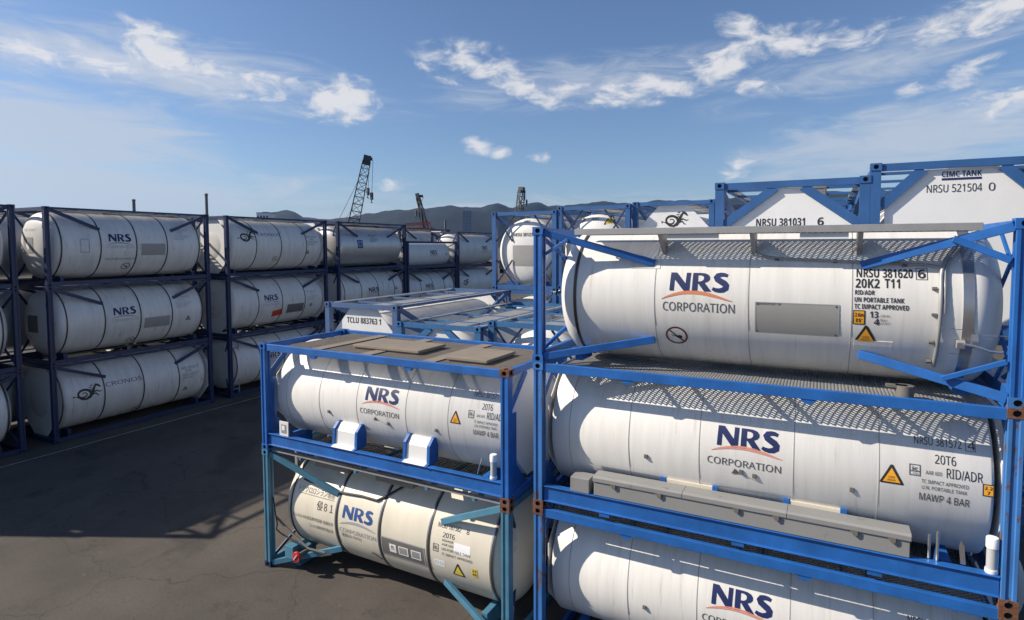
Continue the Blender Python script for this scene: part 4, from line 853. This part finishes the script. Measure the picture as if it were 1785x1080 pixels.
wall_at('white tank container with a dark square on its dome, sandwiched in the left wall', Y1, LT[1], LT[2]-LT[1], r=1.19, zc=1.41, bands=[(.57, 'mid'), (1.82, 'mid'), (3.12, 'mid'), (4.38, 'mid'), (5.7, 'mid')], ends=('x', 'x'), xa=.10, dome=.45, tank='tank_worn',
  decals=[('company_logo', 'cyl', wall_logo(2.12, 6, .28, 'ink_navy', 'ink_faded', .82)), ('placard', 'cyl', plac_at(3.26, 4.29, -24.8, -4.2)), ('lettering', 'cyl', small_block(4.54, 28)), ('warning_sign', 'cyl', tri_at(4.95, 5.18, -18, -9, False, 'placard_grey')), ('prohibition_sign', 'cyl', forbid_at(2.93, -50, .15)), ('end_placard', ('dome',), lambda d, r, H: d.rect(-.38, .28, .40*H, .62*H, 'placard_dark'))], **wk)
wall_at('white tank container with a large seahorse emblem, standing on the ground at the left', Y1, 0, LT[1], r=1.19, zc=1.41, bands=[(.32, 'mid'), (1.70, 'mid'), (3.14, 'mid'), (4.585, 'mid')], ends=('plate', 'plate'), xa=.12, dome=.42, tank='tank_worn',
  decals=[('emblem', 'cyl', crn(.64, 9)), ('name_lettering', 'cyl', crw(1.75, 11.6)), ('lettering', 'cyl', small_block(4.70, 15, 'ink_grey')), ('warning_sign', 'cyl', tri_at(4.78, 5.0, -29, -20, False, 'placard_grey')), ('prohibition_sign', 'cyl', forbid_at(3.05, -52, .15))], **wk)
Y2 = Y1+6.1227+.8083
wall_at('white tank container with seahorse emblem and octagonal end plate, topmost in the left wall', Y2, LT[2], LT[3]-LT[2], r=1.19, zc=1.41, bands=[(1.632, 'mid'), (3.09, 'mid'), (4.69, 'mid')], ends=('plate', 'plate'), xa=.12, dome=.42, tank='tank_worn',
  decals=[('emblem', 'cyl', crn(.66, 22)), ('name_lettering', 'cyl', crw(1.76, 22.5)), ('lettering', 'cyl', small_block(4.76, 20, 'ink_grey')), ('warning_sign', 'cyl', tri_at(4.68, 4.92, -21, -11, False, 'placard_grey')), ('prohibition_sign', 'cyl', forbid_at(2.82, -33, .14))], **wk)
def red_sticker(d, r, H): d.poly([(2.55, ang(-38, r)), (3.15, ang(-34, r)), (3.10, ang(-18, r)), (2.52, ang(-22, r))], 'sign_red')
wall_at('white tank container with a red sticker below its lettering, in the left wall', Y2, LT[1], LT[2]-LT[1], r=1.19, zc=1.41, bands=[(1.67, 'mid'), (3.07, 'mid'), (4.52, 'mid')], ends=('plate', 'plate'), xa=.12, dome=.42, tank='tank_worn',
  decals=[('company_logo', 'cyl', wall_logo(2.0, 4.8, .27)), ('red_sticker', 'cyl', red_sticker), ('placard', 'cyl', plac_at(3.38, 4.45, -32, -9, 'placard_dark')), ('lettering', 'cyl', small_block(4.65, 15, 'ink_faded')), ('warning_sign', 'cyl', tri_at(4.82, 5.04, -20, -11, False, 'placard_grey'))], **wk)
wall_at("white tank container on the ground with a ladder, behind the foreground pair's left post", Y2, 0, LT[1], r=1.19, zc=1.41, bands=[(.4, 'mid'), (1.7, 'mid'), (3.1, 'mid'), (4.5, 'mid')], ends=('x', 'x'), xa=.12, dome=.42, tank='tank_worn', decals=[('company_logo', 'cyl', wall_logo(2.07, 2.5, .25))], extra=lambda root, mk, off, shell, q: mk('ladder', ['galvanised'], (lambda b: [b.box(x, x+.03, .22, .25, .15, 2.5) for x in (.30, .62)] and [b.box(.3, .65, .22, .25, z_, z_+.03) for z_ in [.3+.27*i for i in range(8)]] and b)(MB())), **wk)
Y3 = Y2+6.1227+.79
wall_at('bare stainless steel tank container with a blue square sticker, topmost in the third stack', Y3, LT[2], LT[3]-LT[2], r=1.15, zc=1.36, bands=[(1.4, 'seam'), (4.6, 'seam')], ends=('x', 'x'), xa=.14, dome=.42, tank='tank_steel',
  decals=[('blue_sticker', 'cyl', lambda d, r, H: (d.rect(1.65, 2.12, ang(-5, r), ang(19, r), 'ink_blue'), d.frame(1.72, 2.05, ang(0, r), ang(14, r), .05, 'ink_faded', 2))), ('lettering', 'cyl', small_block(2.8, 32, 'ink_grey'))], **wk)
wall_at('white tank container just beneath the bare stainless steel tank', Y3, LT[1], LT[2]-LT[1], r=1.19, zc=1.41, bands=[(.5, 'mid'), (1.9, 'mid'), (3.38, 'mid'), (4.9, 'mid')], ends=('x', 'x'), xa=.12, dome=.42, tank='tank_worn', decals=[('company_logo', 'cyl', wall_logo(2.50, -.5, .27, 'ink_black', 'ink_faded', .88)), ('warning_sign', 'cyl', tri_at(4.9, 5.2, 0, 9, False, 'placard_grey'))], **wk)
HIDW = 'tank container low in the far half of the left wall, hidden by nearer stacks'
kw1 = dict(r=1.15, xa=.12, plain=True, style='rail', top=None, frame='frame_navy')
wall_at(HIDW, Y3, 0, LT[1], zc=1.36, **kw1)
Y4 = 30.50
wall_at('small low tank container topmost in the fourth stack, shorter than its neighbours', Y4, 5.235, 1.93, L=6.0, frame='frame_navy', style='box', r=.84, zc=1.02, xa=.25, dome=.3, ends=('x', 'x'), top=None, decals=[('company_logo', 'cyl', wall_logo(3.10, 2, .27, 'ink_navy', 'ink_faded', .8)), ('warning_sign', 'cyl', tri_at(5.0, 5.2, -4, 6, False, 'placard_grey'))])
wall_at('white tank container right beneath the small low tank', Y4, 2.62, 2.615, L=6.0, r=1.12, zc=1.30, bands=[(1.6, 'mid'), (3.0, 'mid'), (4.4, 'mid')], ends=('x', 'x'), xa=.12, decals=[('company_logo', 'cyl', wall_logo(2.14, 4, .26, 'ink_black', 'ink_faded', .8))], tank='tank_worn', **wk)
wall_at(HIDW, Y4, 0, 2.62, L=6.0, zc=1.3, **kw1)
Y5 = 36.62
wall_at('tank container at the far end of the wall, topmost beyond the small low tank', Y5, 5.27, 2.63, r=1.15, zc=1.30, ends=('x', 'x'), xa=.12, decals=[('company_logo', 'cyl', wall_logo(3.68, -1, .30, 'ink_grey', 'ink_faded', .78))], tank='tank_worn', **wk)
wall_at('tank container with dark seahorse emblem at the far end of the left wall', Y5, 2.635, 2.635, r=1.15, zc=1.30, ends=('x', 'x'), xa=.12, decals=[('emblem', 'cyl', crn(.7, 10))], tank='tank_worn', **wk)
wall_at(HIDW, Y5, 0, 2.635, zc=1.3, **kw1)
REAR = 'tank container in the row behind the left wall, glimpsed only through gaps'
for n_, y0 in enumerate((2.2, 8.5, 14.8, 21.1, 27.4, 33.7)):
    c = lrow(y0-10.414, -2.75)
    for k in range(3):
        container(REAR, (c.x, c.y), LT[k], pi/2+LY, 6.058, 2.438, LT[k+1]-LT[k]-(.05 if k == 2 else 0), 'frame_black', 'tank_grey', 1.17, 1.34, .12, plain=k < 2, style='rail', ends=('plate', 'plate'), top='centre' if k == 2 else None, group='tank containers in the row behind the left wall')

# ------------------------------------------------------------------ cranes, poles and buildings beyond the yard
def lattice(b, p, q, w0, w1, n, ch=.09, lc=.05, upv=(0, 0, 1)):
    p, q = Vector(p), Vector(q); d = (q-p).normalized(); a = d.cross(Vector(upv)).normalized(); c_ = a.cross(d).normalized()
    def cor(t, i): w = w0+(w1-w0)*t; sx, sy = ((-1, -1), (1, -1), (1, 1), (-1, 1))[i]; return p+(q-p)*t+a*(sx*w/2)+c_*(sy*w/2)
    for i in range(4): b.bar(cor(0, i), cor(1, i), ch, ch)
    for k in range(n):
        t0, t1 = k/n, (k+1)/n
        for i in range(4):
            j = (i+1) % 4
            b.bar(cor(t0, i if k % 2 else j), cor(t1, j if k % 2 else i), lc, lc); b.bar(cor(t1, i), cor(t1, j), lc, lc)
    return b
def crane(label, foot_px, tip_px, dist, w0, w1, n, hook_px, tail_px, ch=.12, lc=.07, mast=None):
    foot, tip = pt(*foot_px, dist), pt(*tip_px, dist); foot.z = max(foot.z, 1.9)
    base = Vector((foot.x, foot.y, 0)); root = empty('crawler_crane', base); tag(root, label, 'crane', 'cranes beyond the yard')
    o = tuple(-base)
    def mk(nm, b, m='crane_dark', par=None): return link(nm, b.mesh(nm, [m], o), par or root)
    bk = Vector((foot.x-tip.x, foot.y-tip.y, 0)).normalized(); sd = Vector((-bk.y, bk.x, 0))
    mk('boom', lattice(MB(), foot, tip, w0, w1, n, ch, lc))
    mk('boom_head', MB().bar(tip-(tip-foot).normalized()*.5, tip+(tip-foot).normalized()*.9, w1*.9, w1*1.0).bar(tip+Vector((0, 0, .4)), tip+rr*.9+Vector((0, 0, .35)), .3, .45))
    mk('machine_house', MB().bar(base+bk*.4+Vector((0, 0, 2.3)), base+bk*5.2+Vector((0, 0, 2.3)), 3.0, 2.0))
    cb = mk('cab', MB().bar(base-bk*.2+sd*1.3+Vector((0, 0, 2.3)), base+bk*1.4+sd*1.3+Vector((0, 0, 2.3)), 1.1, 1.9)); mk('cab_window', MB().bar(base-bk*.22+sd*1.3+Vector((0, 0, 2.6)), base-bk*.19+sd*1.3+Vector((0, 0, 2.6)), .9, .8), 'tower_glass', cb)
    for s_ in (-1, 1): mk('crawler_track', MB().bar(base-bk*2.2+sd*s_*1.7+Vector((0, 0, .55)), base+bk*3.6+sd*s_*1.7+Vector((0, 0, .55)), .8, 1.1))
    tail = pt(*tail_px, dist)
    mk('pendant_line', MB().tube([tip, tail, base+bk*4.5+Vector((0, 0, 3.3))], .035, 5))
    mk('pendant_line', MB().tube([tip+(foot-tip)*.35, tail*.6+(base+bk*4.5)*.4, base+bk*4.2+Vector((0, 0, 3.3))], .03, 5))
    for k, hp in enumerate(hook_px):
        h_ = pt(*hp, dist); t_ = tip+rr*(1.0-.5*k); t_.z = tip.z+.2
        rp = mk('hoist_rope', MB().tube([t_, Vector((h_.x, h_.y, h_.z))], .035, 5)); mk('hook_block', MB().bar(h_+Vector((0, 0, .6)), h_-Vector((0, 0, .5)), .35, .35).tube([h_-Vector((0, 0, .5)), h_-Vector((.15, 0, .9)), h_-Vector((-.12, 0, 1.0))], .09, 6), par=rp)
    if mast:
        mk('mast', lattice(MB(), pt(*mast[0], dist), pt(*mast[1], dist), w0*.6, w0*.5, n, ch, lc))
    return root
crane('tall lattice boom crane with two hanging hooks, behind the left wall of tanks', (600, 468), (639, 281), 92, 1.9, 1.15, 15, [(648, 342), (641.5, 334)], (617, 330))
crane('shorter dark crane with paired booms leaning left, beside the red steel frame', (757, 450), (729, 345), 110, .85, .6, 9, [(725, 372)], (736, 372), .11, .05, mast=((741, 440), (731, 350)))
crane('most distant small crane whose boom tip shows above the round tank end', (897, 455), (909, 332), 150, 1.7, 1.3, 12, [(918, 352), (914, 345)], (903, 350), .2, .12)
p0, p1 = pt(706, 404, 75), pt(757, 401, 75); p0.z = p1.z = (p0.z+p1.z)/2
bs = Vector(((p0.x+p1.x)/2, (p0.y+p1.y)/2, 0)); rt2 = empty('steel_frame', bs); tag(rt2, 'red steel lattice frame below the crane with paired booms', 'steel frame')
link('lattice_beam', lattice(MB(), p0, p1, .75, .65, 8, .11, .06).mesh('lattice_beam', ['crane_red'], tuple(-bs)), rt2)
for t in (.12, .5, .88):
    q_ = p0.lerp(p1, t); link('leg', MB().bar((q_.x-.3, q_.y, 0), (q_.x, q_.y, q_.z+.5), .22, .22).mesh('leg', ['crane_red'], tuple(-bs)), rt2)
p2 = p0.lerp(p1, .86); p2.z += 1.0
link('top_beam', lattice(MB(), p0+Vector((0, 0, .8)), p2, .25, .25, 6, .07, .04).mesh('top_beam', ['crane_red'], tuple(-bs)), rt2)
def pole(label, u, v, dist, r, name='lamp_pole', cap=True):
    t = pt(u, v, dist); root = empty(name, (t.x, t.y, 0)); tag(root, label, 'pole')
    link('shaft', MB().tube([(0, 0, 0), (0, 0, t.z*.5), (0, 0, t.z)], [r*1.25, r*1.1, r], 10).mesh('shaft', ['pole_grey'], smooth=40), root)
    link('base_plate', MB().box(-r*2.4, r*2.4, -r*2.4, r*2.4, 0, .05).mesh('base_plate', ['pole_grey']), root)
    if cap: link('cap', MB().tube([(0, 0, t.z-.02), (0, 0, t.z+.06), (0, 0, t.z+.10)], [r*1.2, r*1.2, r*.6], 10).mesh('cap', ['pole_grey'], smooth=40), root)
pole('thin dark pole rising above the gap between the first two wall stacks', 359.5, 340, 30, .07)
pole('short grey post poking above the first wall stack', 233, 349, 45, .11)
pole('thick grey post in front of the hills beside the office tower', 776, 384, 90, .17)
def block(label, u0, u1, v, dist, depth, name, floors, cat):
    a, b = pt(u0, v, dist), pt(u1, v, dist); w = (Vector((b.x, b.y))-Vector((a.x, a.y))).length; h = a.z
    c_ = (a+b)/2; root = empty(name, (c_.x, c_.y, 0), atan2(b.y-a.y, b.x-a.x)); tag(root, label, cat)
    link('wall', MB().box(-w/2, w/2, 0, depth, 0, h).mesh('wall', ['concrete_tower'] if floors > 4 else ['plate_white']), root)
    link('roof', MB().box(-w/2-.3, w/2+.3, -.3, depth+.3, h, h+h*.012+.2).box(-w*.2, w*.2, depth*.3, depth*.7, h+.2, h*1.03+.4).mesh('roof', ['concrete_tower']), root)
    fh = h/floors; n = max(4, int(w/3.2))
    for k in range(floors):
        b_ = MB()
        for i in range(n): x = -w/2+w*(i+.2)/n; b_.box(x, x+w*.6/n, -.12, .05, k*fh+fh*.3, k*fh+fh*.8)
        link('window_row', b_.mesh('window_row', ['tower_glass']), root)
block('lone grey office tower standing against the hills', 806.5, 821.5, 368, 1500, 22, 'office_tower', 26, 'building')
block('low white building far off at the left foot of the hills', 447, 468, 371, 700, 20, 'warehouse', 3, 'building')

# ------------------------------------------------------------------ haze over the distance
hz = bpy.data.materials.new('haze'); hz.use_nodes = True; t = hz.node_tree
for n_ in list(t.nodes):
    if n_.type == 'BSDF_PRINCIPLED': t.nodes.remove(n_)
pv = N(t, 'ShaderNodeVolumePrincipled'); pv.inputs['Density'].default_value = 0.00003; pv.inputs['Color'].default_value = (.12, .42, 1, 1); pv.inputs['Anisotropy'].default_value = .2
LK(t, pv.outputs[0], [n_ for n_ in t.nodes if n_.type == 'OUTPUT_MATERIAL'][0].inputs['Volume'])
MATS['haze'] = hz
tag(link('haze', MB().box(-9500, 9500, -9500, 9500, -9, 460).mesh('haze', ['haze'])), kind='stuff')
